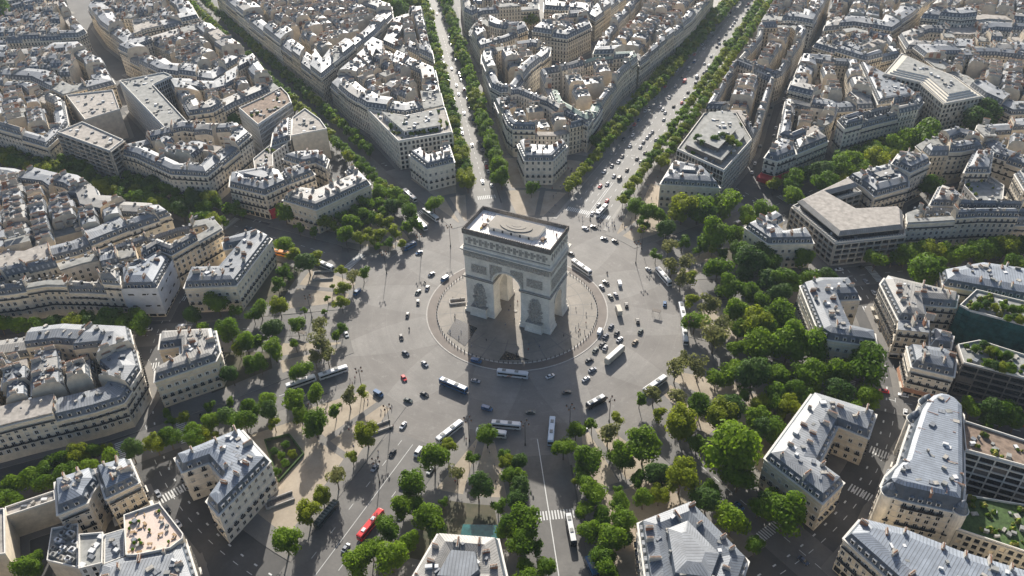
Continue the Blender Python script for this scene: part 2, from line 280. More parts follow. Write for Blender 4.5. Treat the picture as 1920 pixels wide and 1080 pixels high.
BLD=[('hA','H',[(-73.1,-156.9),(-65.3,-161.1),(-59.2,-153.1),(-49.0,-157.0),(-47.3,-167.7),(-38.9,-170.6),(-37.9,-142.7),(-58.5,-134.5)],17,{}),('hB','H',[(-127.5,-110.4),(-120.1,-104.8),(-114.1,-110.9),(-118.0,-122.2),(-113.3,-127.2),(-98.1,-105.9),(-100.4,-100.2),(-112.4,-89.7),(-134.5,-102.0)],16,{}),('hC','H',[(-150.2,-70.2),(-127.3,-58.1),(-137.9,-17.1),(-149.6,-14.6),(-160.4,-30.7),(-154.7,-35.6),(-149.6,-30.6),(-145.2,-50.7),(-157.8,-57.1)],16,{}),('hD','H',[(-158.3,18.1),(-133.7,16.9),(-121.1,53.9),(-142.3,68.0),(-143.9,60.7),(-136.1,56.2),(-145.2,33.2),(-155.5,31.7)],16,{}),('hE','H',[(-119.2,94.9),(-99.8,83.8),(-88.3,98.1),(-101.6,115.5),(-105.7,111.6),(-100.4,104.5),(-106.0,97.3),(-115.3,102.3)],16,{}),('hF','H',[(-61.5,132.5),(-48.5,115.0),(-32.4,122.0),(-31.5,142.8),(-36.9,148.4),(-40.4,136.3),(-51.7,132.8),(-58.9,139.0)],17,{}),('hG','H',[(35.8,122.7),(68.8,132.3),(54.2,149.5),(35.5,150.1)],16,{}),('hH','H',[(91.3,95.9),(105.8,85.1),(127.5,95.4),(121.7,106.4),(111.6,98.2),(105.8,104.2),(109.1,111.5),(103.3,116.9)],16,{}),('hI','H',[(127.4,54.5),(141.6,21.4),(145.8,19.0),(165.9,22.7),(164.3,31.6),(154.2,31.2),(149.9,40.5),(146.2,50.6),(155.2,55.3),(148.3,68.5),(134.5,62.4)],16,{}),('hJ','H',[(134.0,-62.0),(157.3,-74.7),(163.0,-61.7),(153.2,-56.4),(157.1,-33.3),(168.7,-35.1),(170.1,-20.6),(144.5,-19.6)],16,{}),('hK','H',[(99.5,-110.6),(112.6,-139.0),(137.5,-131.7),(138.4,-109.8),(114.0,-94.0)],16,{}),('hL','H',[(36.9,-144.4),(57.4,-137.2),(68.7,-152.2),(64.2,-164.8),(38.1,-174.7)],16,{}),('tarp','T',[(-175.3,-85.2),(-160.2,-78.0),(-171.0,-56.3),(-180.8,-55.4),(-182.0,-70.0),(-187.8,-74.0)],18,{}),('n1','H',[(169.9,-78.6),(166.0,-88.6),(186.1,-101.8),(230.4,-115.6),(232.3,-76.3),(221.4,-78.0),(201.0,-78.7),(192.2,-77.8),(183.6,-77.0)],18,{'col':'pale'}),('rot','H',[(174.8,-61.7),(177.1,-64.8),(182.1,-65.1),(196.9,-63.2),(201.8,-62.7),(202.3,-50.8),(200.8,-11.0),(197.4,-6.7),(194.0,-5.3),(190.1,-5.8),(186.7,-9.0),(184.7,-13.1),(182.7,-20.5),(180.5,-37.6),(179.3,-48.5),(175.9,-56.1)],20,{}),('modG','G',[(200.4,-15.0),(201.8,-30.9),(233.8,-30.3),(234.4,-17.5)],20,{}),('modL','L',[(204.8,-45.8),(202.7,-63.4),(234.9,-64.1),(236.1,-39.4)],12,{}),('m8','H',[(188.4,93.4),(190.1,83.1),(206.9,84.5),(240.7,87.4),(242.1,115.7),(225.7,110.8),(206.1,108.1)],16,{}),('m4a','H',[(162.3,70.3),(172.6,45.0),(184.6,49.1),(182.5,61.5),(196.3,65.4),(196.9,75.5),(163.7,76.1)],17,{}),('m4b','H',[(172.7,44.6),(173.0,37.7),(186.0,41.1),(185.6,56.7),(184.9,48.8)],17,{}),('m4c','H',[(186.7,46.9),(196.7,46.9),(196.0,37.0),(187.4,35.1)],14,{}),('m5','H',[(177.8,28.3),(180.7,15.2),(197.5,15.9),(198.1,27.9),(192.9,31.2)],16,{}),('teal','E',[(196.9,62.9),(201.7,60.3),(238.0,58.1),(238.9,76.9),(203.5,78.7)],20,{}),('dark','E2',[(197.5,35.4),(200.2,23.8),(237.0,24.0),(237.7,37.7),(205.9,42.3)],18,{}),('office','O',[(110.6,130.9),(137.9,102.6),(170.2,124.6),(167.9,144.4),(164.2,149.4),(143.2,137.8),(129.7,146.8),(143.5,162.5),(134.2,172.6)],14,{}),('ieRow','B',[(169.9,130.2),(181.3,136.4),(205.1,150.3),(240.9,164.8),(241.5,178.0),(204.9,163.2),(179.0,153.8),(168.6,140.2)],19,{'d':6}),('mrow','H',[(134.3,173.6),(155.6,198.3),(167.1,184.4),(167.8,176.0),(151.1,157.0),(144.5,165.2)],16,{}),('mtall','H',[(155.6,189.2),(158.2,203.3),(173.5,204.8),(176.2,198.8),(166.6,182.2)],22,{}),('blank','B',[(167.4,224.2),(175.4,211.9),(192.2,220.6),(204.2,232.4),(200.4,246.1),(188.2,248.8),(172.0,234.0)],20,{'d':8}),('twr','H',[(194.8,198.3),(199.1,225.0),(210.0,231.2),(208.5,204.2)],20,{}),('grn','F',[(196.7,192.9),(206.3,173.3),(217.0,185.5),(217.6,202.0),(205.6,216.0),(198.5,211.5)],14,{}),('tri','H',[(179.5,159.3),(183.3,182.1),(191.8,179.2),(200.9,166.8)],16,{}),('curv','B',[(199.6,256.7),(201.7,274.9),(250.0,304.0),(246.0,218.2),(226.9,227.4),(211.2,233.8)],19,{'d':11}),('cr2','H',[(222.0,211.8),(232.8,224.9),(246.1,213.5),(245.1,192.4),(226.6,193.9)],18,{}),('n2a','H',[(-104.0,-185.8),(-90.9,-195.8),(-85.2,-187.2),(-87.3,-183.6),(-88.5,-178.8),(-95.3,-174.8)],19,{'flatside':1}),('n2b','H',[(-95.1,-174.8),(-88.3,-178.7),(-80.6,-183.3),(-74.9,-172.3),(-86.6,-165.7)],19,{}),('n5','F',[(-117.9,-199.1),(-107.3,-185.8),(-103.3,-188.9),(-114.1,-202.1)],12,{}),('n5b','F',[(-126.2,-207.7),(-115.6,-200.3),(-98.1,-213.6),(-108.6,-220.7)],14,{}),('n4','F',[(-79.1,-197.7),(-71.8,-193.4),(-62.1,-202.8),(-67.7,-207.9)],16,{'sky':3}),('n4b','Z',[(-71.3,-193.6),(-66.9,-188.9),(-57.7,-197.3),(-61.8,-202.6)],16,{}),('mech','M',[(-93.0,-198.9),(-85.8,-193.3),(-70.9,-206.7),(-83.3,-209.1)],13,{}),('terr','R',[(-65.1,-189.0),(-68.2,-186.2),(-60.5,-176.7),(-42.8,-183.3),(-41.7,-184.9),(-42.8,-189.7),(-51.7,-196.8),(-54.7,-198.2)],19,{}),('n3b','H',[(-56.6,-197.2),(-44.9,-188.5),(-43.6,-183.1),(-28.0,-193.7),(-26.2,-203.6),(-52.0,-215.5),(-62.1,-203.9)],15,{}),('bk_a','H',[(-196.3,16.6),(-170.1,17.3),(-165.5,32.7),(-177.7,42.2),(-189.1,42.3),(-204.4,27.0)],17,{}),('bk_b','H',[(-165.2,32.9),(-157.9,49.3),(-169.8,55.0),(-177.8,42.9)],17,{}),('bk_c','H',[(-171.8,55.6),(-166.6,61.6),(-156.4,58.6),(-160.9,67.8),(-171.7,73.1),(-184.5,65.3),(-188.7,57.3)],17,{}),('bk_d','F',[(-197.1,78.5),(-181.9,95.8),(-194.7,105.8),(-214.2,115.5),(-213.2,100.6)],21,{}),('bk_e','F',[(-197.2,40.7),(-189.0,48.0),(-199.4,60.9),(-199.8,76.6),(-210.2,84.5),(-206.3,50.2)],16,{}),('bk_f','H',[(-206.2,67.7),(-200.5,80.7),(-218.8,105.5),(-220.4,97.7),(-217.2,83.5)],17,{}),('slab','S',[(-365.0,95.6),(-346.3,120.5),(-336.6,118.1),(-337.1,100.1),(-268.5,62.3),(-275.1,49.3)],24,{}),('balc','D',[(-333.6,14.9),(-281.9,9.4),(-285.1,23.6),(-330.8,32.1)],26,{}),('terd','N',[(-253.6,95.0),(-224.9,79.7),(-226.5,116.7),(-237.0,126.7),(-249.2,134.5),(-250.4,114.2)],23,{}),('cream','F',[(-387.4,66.1),(-342.0,42.2),(-333.1,64.1),(-363.3,86.3)],21,{}),('gard','K',[(-174.5,132.8),(-130.5,101.1),(-104.9,125.8),(-127.5,156.5),(-145.6,134.3)],20,{}),('glass','Y',[(34.3,162.2),(67.0,147.0),(73.4,193.0),(55.8,226.7),(36.3,218.4)],19,{}),('redc','H',[(85.0,176.8),(93.0,175.1),(101.9,189.3),(97.1,201.9),(87.4,202.5)],17,{'aw':1}),('redd','H',[(102.1,191.5),(109.7,203.9),(117.2,216.6),(109.2,226.2),(97.4,204.9)],16,{}),('lrow','B',[(124.8,226.8),(143.6,249.9),(165.1,273.8),(158.6,287.3),(138.7,265.3),(118.9,236.8)],21,{'d':7}),('stepw','W',[(138.4,322.8),(146.5,367.7),(169.8,346.5),(184.2,336.9),(202.3,308.4),(179.5,285.9),(162.8,316.8)],23,{}),('court','B',[(35.5,314.3),(39.4,367.4),(34.6,398.3),(62.1,410.9),(73.9,391.8),(71.9,303.3),(68.8,295.7)],19,{'d':12,'zinc':1}),('green','B',[(-58.7,186.6),(-28.0,169.6),(-29.2,192.7),(-32.0,214.8),(-34.0,256.3),(-31.6,283.6),(-37.2,292.8),(-65.8,276.3),(-78.2,253.0),(-93.0,239.2)],20,{'d':12,'col':'copper'}),('b1w1','B',[(-384.4,8.5),(-337.7,7.0),(-342.3,18.9),(-352.9,36.7),(-385.9,61.7),(-432.2,72.7),(-510.0,50.7),(-443.7,4.3)],19,{}),('b1w2','B',[(-519.9,57.6),(-440.8,79.7),(-393.6,68.3),(-378.0,100.8),(-425.4,131.8),(-465.4,146.3),(-567.8,91.2)],19,{}),('b1w3','B',[(-553.8,109.8),(-474.5,154.3),(-476.3,164.3),(-523.4,191.9),(-577.1,225.5),(-591.6,203.1),(-608.3,149.9)],19,{}),('b1e0','B',[(-628.3,175.5),(-602.4,211.9),(-592.2,239.8),(-663.8,262.2),(-710.1,225.0)],19,{}),('b1e1','B',[(-486.9,187.8),(-436.0,165.0),(-435.1,189.4),(-413.4,229.4),(-464.8,270.7),(-492.0,283.4),(-565.4,254.0),(-535.7,217.7)],19,{}),('b1e2','B',[(-422.5,147.6),(-361.3,128.5),(-312.3,133.7),(-314.3,181.6),(-362.0,204.7),(-390.7,221.5),(-407.2,223.2),(-419.1,182.4)],19,{}),('b1m','B',[(-339.6,117.5),(-278.6,73.2),(-267.2,83.4),(-266.4,104.1),(-261.4,126.7),(-258.6,143.1),(-278.5,153.9),(-307.6,175.7),(-307.0,128.0)],20,{}),('b1s','B',[(-212.5,17.0),(-235.0,10.1),(-270.7,17.4),(-292.2,17.4),(-293.6,31.1),(-280.9,48.1),(-271.3,62.3),(-252.0,66.3),(-237.1,75.2),(-219.4,66.2)],20,{}),('b2n','B',[(-381.1,-29.2),(-336.5,-18.2),(-298.5,-17.8),(-280.3,-16.2),(-262.5,-20.8),(-253.5,-26.7),(-223.2,-16.8),(-204.0,-22.8),(-210.8,-36.0),(-218.7,-55.1),(-223.8,-70.1),(-239.6,-90.3),(-263.6,-113.6)],18,{}),('b2s','B',[(-239.7,-121.8),(-222.6,-110.0),(-211.3,-99.7),(-192.9,-92.0),(-174.8,-85.9),(-186.9,-75.1),(-181.4,-70.2),(-180.1,-55.6),(-169.9,-56.3),(-164.8,-24.5),(-176.9,-18.1),(-191.0,-31.9),(-205.8,-59.4),(-215.0,-75.7),(-249.3,-114.6)],19,{}),('b3','B',[(-214.4,-151.0),(-194.6,-136.1),(-172.1,-119.9),(-143.1,-110.2),(-122.7,-125.3),(-116.7,-141.3),(-124.2,-150.8),(-144.2,-170.7),(-163.7,-191.7)],19,{'d':12}),('b4a','B',[(-235.6,163.9),(-352.1,231.2),(-408.0,264.5),(-446.3,288.0),(-337.4,335.1),(-269.0,314.5),(-259.2,300.6),(-248.8,255.9)],21,{}),('b4b1','B',[(-229.7,165.2),(-200.1,146.2),(-177.0,135.0),(-148.1,138.2),(-130.6,160.3),(-167.9,213.8),(-241.9,242.5)],19,{}),('b4b2','B',[(-242.0,255.4),(-175.9,226.2),(-244.2,325.0),(-257.7,316.5),(-261.1,303.2)],19,{}),('b5a','B',[(-106.4,190.1),(-76.9,149.8),(-70.4,145.0),(-44.3,155.3),(-32.8,168.6),(-30.6,174.7),(-60.7,189.5),(-79.9,198.4),(-92.3,202.9)],18,{}),('b5b2','B',[(-30.2,284.3),(-17.7,382.1),(-19.2,466.1),(-81.8,441.0),(-78.1,333.0),(-66.5,280.6),(-37.9,294.8)],20,{}),('b5c','B',[(-142.1,240.3),(-116.8,205.3),(-106.3,199.6),(-96.5,204.7),(-101.0,240.6),(-99.8,273.1),(-106.7,294.5),(-123.8,296.3),(-146.6,274.3),(-151.3,260.1)],19,{'d':10}),('b5d','B',[(-130.4,308.8),(-99.7,309.8),(-91.4,342.3),(-104.6,365.2),(-129.8,352.0)],20,{'d':10}),('b5e','B',[(-185.9,303.1),(-158.8,270.0),(-146.2,292.9),(-138.1,317.3),(-145.5,328.0),(-164.3,320.3),(-194.5,339.5)],17,{'d':10}),('b5f','B',[(-227.0,366.5),(-208.8,336.5),(-197.1,329.4),(-194.8,345.2),(-153.6,374.1),(-172.4,416.6),(-245.1,396.1)],18,{}),('b5g','B',[(-168.4,419.9),(-148.0,373.3),(-114.4,377.9),(-95.5,362.2),(-89.2,448.3)],18,{}),('b6a1','B',[(36.5,220.3),(35.1,259.2),(33.9,281.1),(35.7,309.9),(68.5,291.4),(71.2,255.1),(75.0,210.8),(74.1,194.1),(56.3,227.8)],19,{'d':11}),('b6a0','B',[(34.9,409.5),(33.8,494.1),(77.2,511.5),(75.6,415.1),(62.6,418.0)],19,{}),('b6ba','B',[(87.2,207.2),(81.0,269.8),(115.9,264.9),(115.8,241.1),(109.6,226.6),(97.2,205.1)],17,{'d':10}),('b6bb','B',[(80.7,275.0),(78.8,341.9),(117.7,351.3),(137.9,280.2),(116.7,267.5)],18,{'d':11}),('b6bd','B',[(120.1,350.0),(140.6,331.5),(155.6,314.4),(167.8,296.5),(165.2,285.3),(158.9,297.5),(139.9,281.0)],18,{'d':9}),('b6c','B',[(82.7,372.8),(119.2,356.0),(124.3,354.7),(146.3,383.4),(136.1,411.1),(106.7,421.1),(87.4,403.9)],19,{'d':11}),('b6e','B',[(171.0,362.4),(185.7,352.5),(204.6,323.4),(222.5,307.8),(251.4,324.6),(255.8,417.8),(209.0,415.8),(153.5,392.8)],18,{}),('b6f','B',[(154.5,461.4),(183.9,463.7),(205.4,480.7),(257.8,488.5),(262.4,585.0),(176.8,550.8)],22,{}),('b6h','B',[(149.5,397.6),(256.7,430.2),(259.5,488.4),(205.0,476.8),(185.5,458.1),(156.9,451.7),(141.5,424.3)],17,{}),('b6g','B',[(84.3,416.0),(105.2,432.7),(135.4,428.9),(148.6,469.9),(163.2,539.4),(79.8,512.5)],19,{})]
TREES=[(-157.5,16.8,5.4,0),(-130.7,19.4,4.2,0),(-142.4,9.5,3.0,0),(-133.2,10.6,2.9,0),(-112.3,12.6,4.6,0),(-103.6,13.5,4.0,0),(-116.5,24.1,5.0,0),(-115.5,35.0,4.4,0),(-109.0,32.5,4.0,0),(-102.3,33.4,4.0,0),(-96.9,34.3,3.6,0),(-103.4,48.8,4.5,0),(-105.8,42.6,3.8,0),(-89.9,46.7,5.2,0),(-100.3,53.8,4.8,0),(-102.2,21.9,3.1,0),(-121.7,36.9,4.3,0),(-118.5,56.9,4.9,0),(-119.9,45.5,4.7,0),(-82.9,61.5,4.8,0),(-108.5,59.0,4.9,0),(-122.9,25.9,4.2,0),(-124.5,19.1,3.1,0),(-113.1,24.1,4.2,0),(-112.6,49.5,4.3,0),(-94.3,20.9,3.8,1),(-88.9,27.3,3.9,1),(-84.3,33.2,3.9,1),(-82.5,40.1,3.9,1),(-87.8,17.9,2.8,1),(-96.1,16.2,2.8,1),(-79.8,19.9,2.6,1),(-90.9,13.5,2.4,1),(-137.8,-10.2,5.1,0),(-114.1,-19.2,5.7,0),(-127.2,-14.8,4.0,0),(-113.7,-12.4,4.0,0),(-120.6,-29.6,3.9,0),(-118.6,-39.7,3.4,0),(-105.5,-54.6,4.2,0),(-113.5,-59.7,4.2,0),(-96.2,-70.1,5.2,0),(-88.0,-63.2,4.0,0),(-82.0,-72.8,2.6,0),(-76.8,-60.9,4.8,1),(-67.6,-70.6,5.6,1),(-86.4,-82.4,5.0,0),(-66.4,-88.7,4.6,0),(-87.3,-91.9,3.9,0),(-85.5,-19.8,4.2,1),(-84.0,-12.4,3.3,1),(-95.8,-15.1,2.9,1),(-85.0,-28.8,3.7,1),(-79.1,-38.9,3.6,1),(-89.8,-36.5,1.7,1),(-94.5,-49.7,1.7,0),(-93.5,-26.9,1.3,1),(-68.4,-59.6,2.6,1),(-68.1,-54.9,2.5,1),(-84.7,-46.0,1.6,1),(-61.8,-75.0,3.8,1),(-66.3,-78.4,3.8,1),(-98.3,-78.6,3.5,0),(-134.3,-66.7,5.7,0),(-139.7,-77.7,4.2,0),(-124.3,-64.7,3.3,0),(-114.5,-64.1,3.7,0),(-114.7,-80.2,5.4,0),(-101.7,-84.1,5.3,0),(-128.9,-83.6,3.5,0),(-89.9,-93.6,4.3,0),(-94.0,-103.2,4.3,0),(-103.3,-87.8,3.5,0),(-187.1,-3.5,3.3,0),(-215.5,-5.7,5.1,0),(-228.4,-5.6,4.4,0),(-211.8,-118.6,4.6,0),(-203.2,-115.4,4.5,0),(-196.8,-110.6,4.2,0),(-188.9,-106.7,4.4,0),(-181.9,-102.3,4.1,0),(-173.8,-101.2,5.8,0),(-165.5,-97.5,4.3,0),(-158.5,-93.6,5.2,0),(-81.6,-140.6,4.0,0),(-80.4,-137.0,3.2,0),(-76.9,-133.9,2.0,0),(-85.2,-115.5,2.1,0),(-91.4,-121.9,2.5,0),(-95.6,-132.3,2.9,0),(-105.8,-132.6,2.1,0),(-69.3,-123.9,4.8,0),(-116.4,-161.9,3.3,0),(-118.5,-166.9,4.2,0),(-123.4,-170.8,3.8,0),(-124.8,-178.9,4.2,0),(-127.1,-184.3,4.6,0),(-131.1,-188.6,4.2,0),(-113.1,-158.9,2.5,0),(-125.7,-173.4,3.4,0),(-123.3,-193.6,3.3,0),(-101.3,-214.0,4.7,0),(-92.5,-212.3,4.6,0),(-93.7,-208.3,3.1,0),(-101.8,-209.7,3.1,0),(-84.5,-123.2,1.8,0),(-99.6,-135.7,2.3,0),(-64.5,-115.0,4.0,0),(-57.2,-105.8,4.8,0),(-52.1,-97.7,4.0,0),(-40.2,-113.5,5.3,0),(-50.5,-110.2,3.3,0),(-58.5,-118.3,2.4,0),(-39.2,-101.4,3.2,0),(-37.0,-93.7,4.4,1),(-34.4,-86.9,2.8,1),(-17.5,-109.1,4.7,0),(-17.3,-120.3,2.6,0),(-16.1,-132.6,4.4,1),(-16.3,-142.0,3.3,0),(-15.9,-151.1,4.4,0),(-15.7,-164.9,5.4,0),(15.7,-99.7,3.1,0),(14.4,-108.8,5.2,0),(28.1,-88.8,4.1,0),(27.3,-100.0,2.6,0),(25.9,-110.8,3.6,1),(14.1,-123.4,5.1,0),(37.3,-114.6,4.9,0),(14.5,-133.4,4.2,0),(27.6,-135.8,5.5,0),(15.4,-144.7,4.5,0),(26.6,-123.7,1.8,0),(25.3,-145.1,3.4,0),(23.8,-155.4,6.0,0),(14.2,-162.4,5.4,0),(14.8,-154.6,4.1,0),(41.1,-97.3,3.0,0),(45.0,-103.0,3.6,0),(47.0,-117.3,2.8,1),(55.3,-125.3,4.1,0),(32.8,-138.6,3.8,0),(18.6,-130.0,3.5,0),(38.1,-92.8,2.4,0),(45.5,-94.9,3.6,0),(50.7,-107.6,4.1,0),(54.1,-113.4,4.0,0),(60.1,-123.1,6.0,0),(68.0,-128.1,2.6,0),(74.5,-134.9,3.6,0),(68.0,-137.3,3.0,0),(49.0,-104.1,3.6,0),(59.1,-81.5,4.4,0),(60.0,-70.3,3.4,0),(71.0,-84.7,5.8,0),(78.3,-97.8,4.9,0),(77.7,-105.4,3.1,0),(84.9,-105.9,3.5,0),(83.4,-114.9,4.1,0),(91.8,-115.6,5.4,0),(93.2,-106.0,4.8,0),(88.5,-98.1,3.5,0),(69.9,-93.1,2.2,0),(85.2,-90.5,1.8,0),(94.6,-126.8,4.1,0),(95.8,-111.2,3.4,0),(72.9,-67.3,4.8,1),(64.5,-63.5,3.0,1),(72.9,-55.9,2.7,0),(89.0,-70.5,6.7,0),(81.2,-75.5,4.4,0),(84.3,-77.9,3.3,0),(98.3,-80.9,4.7,0),(91.4,-83.5,3.2,0),(96.2,-91.9,3.5,0),(101.2,-87.8,3.5,0),(106.7,-78.9,6.4,0),(118.4,-83.6,5.3,0),(129.1,-89.5,5.6,0),(139.2,-95.2,3.1,0),(121.6,-61.3,10.8,0),(127.0,-69.0,5.8,0),(107.5,-57.1,3.2,0),(98.8,-51.1,5.7,0),(103.3,-37.2,5.1,0),(112.9,-39.4,5.8,0),(116.1,-34.2,5.5,0),(93.6,-35.3,4.7,1),(83.1,-37.2,4.3,1),(88.7,-47.0,3.1,1),(119.0,-21.9,3.2,0),(126.8,-35.1,4.7,0),(129.4,-40.4,4.6,0),(126.4,-25.4,4.0,0),(136.7,-78.0,3.6,0),(138.3,-72.8,3.6,0),(78.1,-41.0,2.8,1),(119.2,-77.8,3.6,0),(36.1,102.2,5.0,0),(27.7,104.8,5.0,0),(36.0,93.2,3.3,1),(42.5,102.1,4.4,0),(50.3,90.0,5.1,0),(53.6,109.4,7.3,0),(61.9,113.0,7.3,0),(68.6,111.8,6.3,0),(74.4,124.6,7.4,0),(77.7,90.5,8.0,0),(86.9,99.1,4.6,0),(94.8,125.1,6.4,0),(89.3,118.7,5.3,0),(61.8,82.5,3.5,0),(56.6,72.3,4.7,1),(51.8,66.1,2.9,1),(78.2,83.2,4.0,0),(71.9,81.3,3.5,0),(63.1,57.1,4.7,1),(70.8,47.0,4.6,1),(69.3,62.4,4.3,1),(85.7,63.7,5.7,0),(95.5,49.9,5.6,0),(100.4,70.2,7.7,0),(103.1,85.1,5.9,0),(75.1,52.1,3.8,1),(84.8,80.6,3.0,0),(110.0,61.0,5.7,0),(104.4,50.5,4.6,0),(111.8,44.5,4.6,0),(102.4,31.5,5.4,0),(89.7,30.3,5.4,1),(80.2,33.5,3.6,0),(86.3,17.1,5.2,0),(98.0,7.2,6.8,1),(106.8,21.0,3.9,0),(113.2,23.5,7.0,0),(108.4,6.9,3.6,0),(117.2,9.0,6.8,0),(118.5,18.8,6.1,0),(119.5,-10.1,7.4,0),(88.6,-12.0,4.1,1),(87.5,-19.7,4.7,1),(96.5,-14.4,4.7,1),(110.0,-11.1,4.9,0),(105.3,-17.1,4.1,0),(37.1,86.5,2.8,1),(98.9,18.3,4.4,1),(98.9,63.5,4.3,0),(93.1,84.3,4.9,0),(111.5,90.5,5.0,0),(117.9,89.8,6.0,0),(110.9,79.7,4.9,0),(124.4,90.8,5.0,0),(114.8,63.2,5.7,0),(121.1,67.5,5.7,0),(129.5,76.1,4.8,0),(138.0,78.9,4.4,0),(119.0,55.4,5.6,0),(122.1,33.1,7.1,0),(130.2,13.1,8.9,0),(141.5,17.2,7.7,0),(129.0,-6.2,5.8,0),(141.7,-1.7,6.6,0),(153.5,5.8,5.9,0),(163.7,14.6,8.4,0),(159.0,105.8,5.1,0),(172.9,116.2,5.2,0),(178.8,119.7,5.3,0),(185.4,122.5,5.8,0),(192.3,124.6,5.3,0),(198.9,127.4,5.9,0),(206.4,132.4,5.9,0),(213.3,137.2,5.5,0),(219.8,141.7,6.1,0),(226.8,148.4,5.6,0),(183.4,96.4,8.8,0),(222.7,127.4,4.9,0),(228.2,129.0,4.3,0),(109.1,151.2,5.5,0),(99.9,131.5,4.3,0),(166.8,112.8,3.1,0),(104.4,161.0,4.7,0),(122.9,171.2,6.9,0),(131.8,185.8,4.1,0),(138.9,199.1,6.0,0),(147.8,209.7,7.3,0),(154.4,224.8,4.8,0),(163.6,239.6,5.1,0),(171.8,251.7,10.4,0),(164.4,246.9,7.8,0),(157.0,236.2,7.0,0),(149.4,228.1,6.3,0),(142.1,217.5,6.2,0),(134.7,208.2,6.1,0),(127.8,195.4,6.6,0),(119.5,187.2,6.5,0),(104.6,170.5,5.7,0),(210.1,307.2,8.5,0),(223.6,316.4,7.2,0),(202.9,289.9,8.3,0),(230.3,315.1,6.5,0),(180.4,195.9,6.0,0),(166.4,-1.7,5.0,0),(155.4,-7.6,5.8,0),(161.3,-11.0,4.1,0),(146.1,-80.5,7.9,0),(132.5,-20.1,5.6,0),(138.7,-13.8,5.7,0),(134.7,-38.0,4.7,0),(136.9,-22.8,4.8,0),(201.4,8.5,3.0,0),(207.0,9.4,4.3,0),(213.5,6.8,5.2,0),(218.8,9.2,5.2,0),(223.7,9.1,4.4,0),(212.5,1.8,2.6,0),(140.1,-72.0,3.6,0),(-277.8,101.2,6.8,0),(-278.6,113.3,6.9,0),(-265.6,96.1,6.0,0),(-288.7,109.4,5.6,0),(-620.0,198.0,12.3,0),(-603.4,179.3,12.0,0),(-171.0,372.0,5.9,0),(-157.6,367.6,5.8,0),(-154.5,376.2,5.9,0),(-146.2,377.1,5.9,0),(-168.7,378.4,5.1,0),(-38.0,102.2,4.4,0),(-313.5,333.5,10.6,0),(-303.9,342.7,10.6,0),(-289.8,344.5,8.8,0),(-276.1,334.8,8.6,0),(-278.5,354.4,8.8,0),(-271.5,358.5,7.1,0)]
VEH=[(-54.4,7.7,'n','c'),(-50.2,-3.9,'n','c'),(-52.9,-8.9,'g','c'),(-48.5,-16.3,'k','c'),(-53.9,-0.4,'k','m'),(-48.0,-27.5,'k','c'),(-41.6,-36.4,'k','m'),(-42.0,-43.2,'k','c'),(-33.9,-52.4,'n','c'),(-21.8,-55.1,'s','c'),(-25.7,-67.4,'r','c'),(-70.9,22.7,'b','c'),(-45.7,6.7,'b','v'),(-82.0,-22.2,'b','v'),(-0.6,-43.6,'b','v'),(5.2,-55.6,'s','c'),(-67.7,-52.5,'w','c'),(-16.5,-78.9,'g','c'),(-11.9,-72.5,'k','c'),(-10.6,-92.8,'w','c'),(-6.6,-107.8,'k','c'),(-8.9,-117.6,'s','c'),(3.1,-103.3,'w','v'),(-30.7,-81.0,'b','v'),(17.9,-69.1,'b','v'),(12.4,-109.4,'w','c'),(2.2,-154.2,'s','c'),(13.1,-133.1,'w','c'),(2.7,110.5,'s','c'),(5.7,116.8,'r','c'),(2.6,100.0,'w','c'),(4.6,103.0,'w','c'),(3.7,93.6,'k','m'),(4.7,83.0,'w','c'),(8.7,86.4,'k','c'),(6.6,56.0,'k','c'),(18.6,77.2,'n','c'),(24.9,77.4,'k','c'),(50.4,58.9,'s','c'),(67.1,33.8,'b','c'),(33.6,38.7,'k','c'),(33.1,33.9,'n','c'),(40.3,41.0,'w','v'),(42.0,30.7,'n','c'),(40.0,28.2,'g','c'),(49.7,25.0,'k','c'),(47.5,18.8,'y','t'),(58.9,15.2,'k','c'),(62.6,8.3,'g','c'),(62.7,-0.3,'e','c'),(48.3,5.9,'n','c'),(52.4,2.6,'k','c'),(55.3,-1.4,'w','c'),(48.4,-2.1,'n','c'),(44.6,0.2,'w','v'),(49.1,-8.2,'k','c'),(51.1,-10.1,'s','c'),(47.5,-13.5,'g','c'),(47.4,-21.3,'k','c'),(51.0,-26.8,'s','c'),(50.5,-33.7,'w','c'),(35.0,-38.8,'w','c'),(31.3,46.9,'k','m'),(90.9,51.3,'k','c'),(85.3,48.0,'g','c'),(55.9,91.1,'w','c'),(36.5,99.6,'k','c'),(45.8,-45.3,'k','c'),(36.1,-63.1,'g','c'),(60.5,-62.7,'w','c'),(2.8,216.2,'s','c'),(2.4,211.5,'s','c'),(2.1,206.5,'w','c'),(1.9,199.2,'s','c'),(2.2,191.4,'w','c'),(7.6,184.9,'k','c'),(5.3,175.0,'n','c'),(9.0,171.9,'s','c'),(-6.4,159.0,'n','c'),(-0.7,146.8,'s','c'),(3.4,146.0,'k','v'),(-1.1,135.6,'s','c'),(-4.3,131.5,'r','c'),(-3.6,275.9,'n','c'),(2.0,249.2,'w','c'),(-1.1,253.4,'w','c'),(-3.8,256.5,'s','c'),(7.4,290.3,'k','c'),(5.8,321.6,'w','v'),(8.9,331.3,'n','c'),(10.0,322.6,'k','c'),(5.4,367.4,'w','c'),(-0.6,308.8,'r','v'),(-4.2,296.9,'s','c'),(1.7,409.0,'n','c'),(7.2,406.2,'g','c'),(8.8,469.8,'w','c'),(9.6,336.7,'s','c'),(9.0,346.3,'w','v'),(-2.7,275.3,'s','c')]
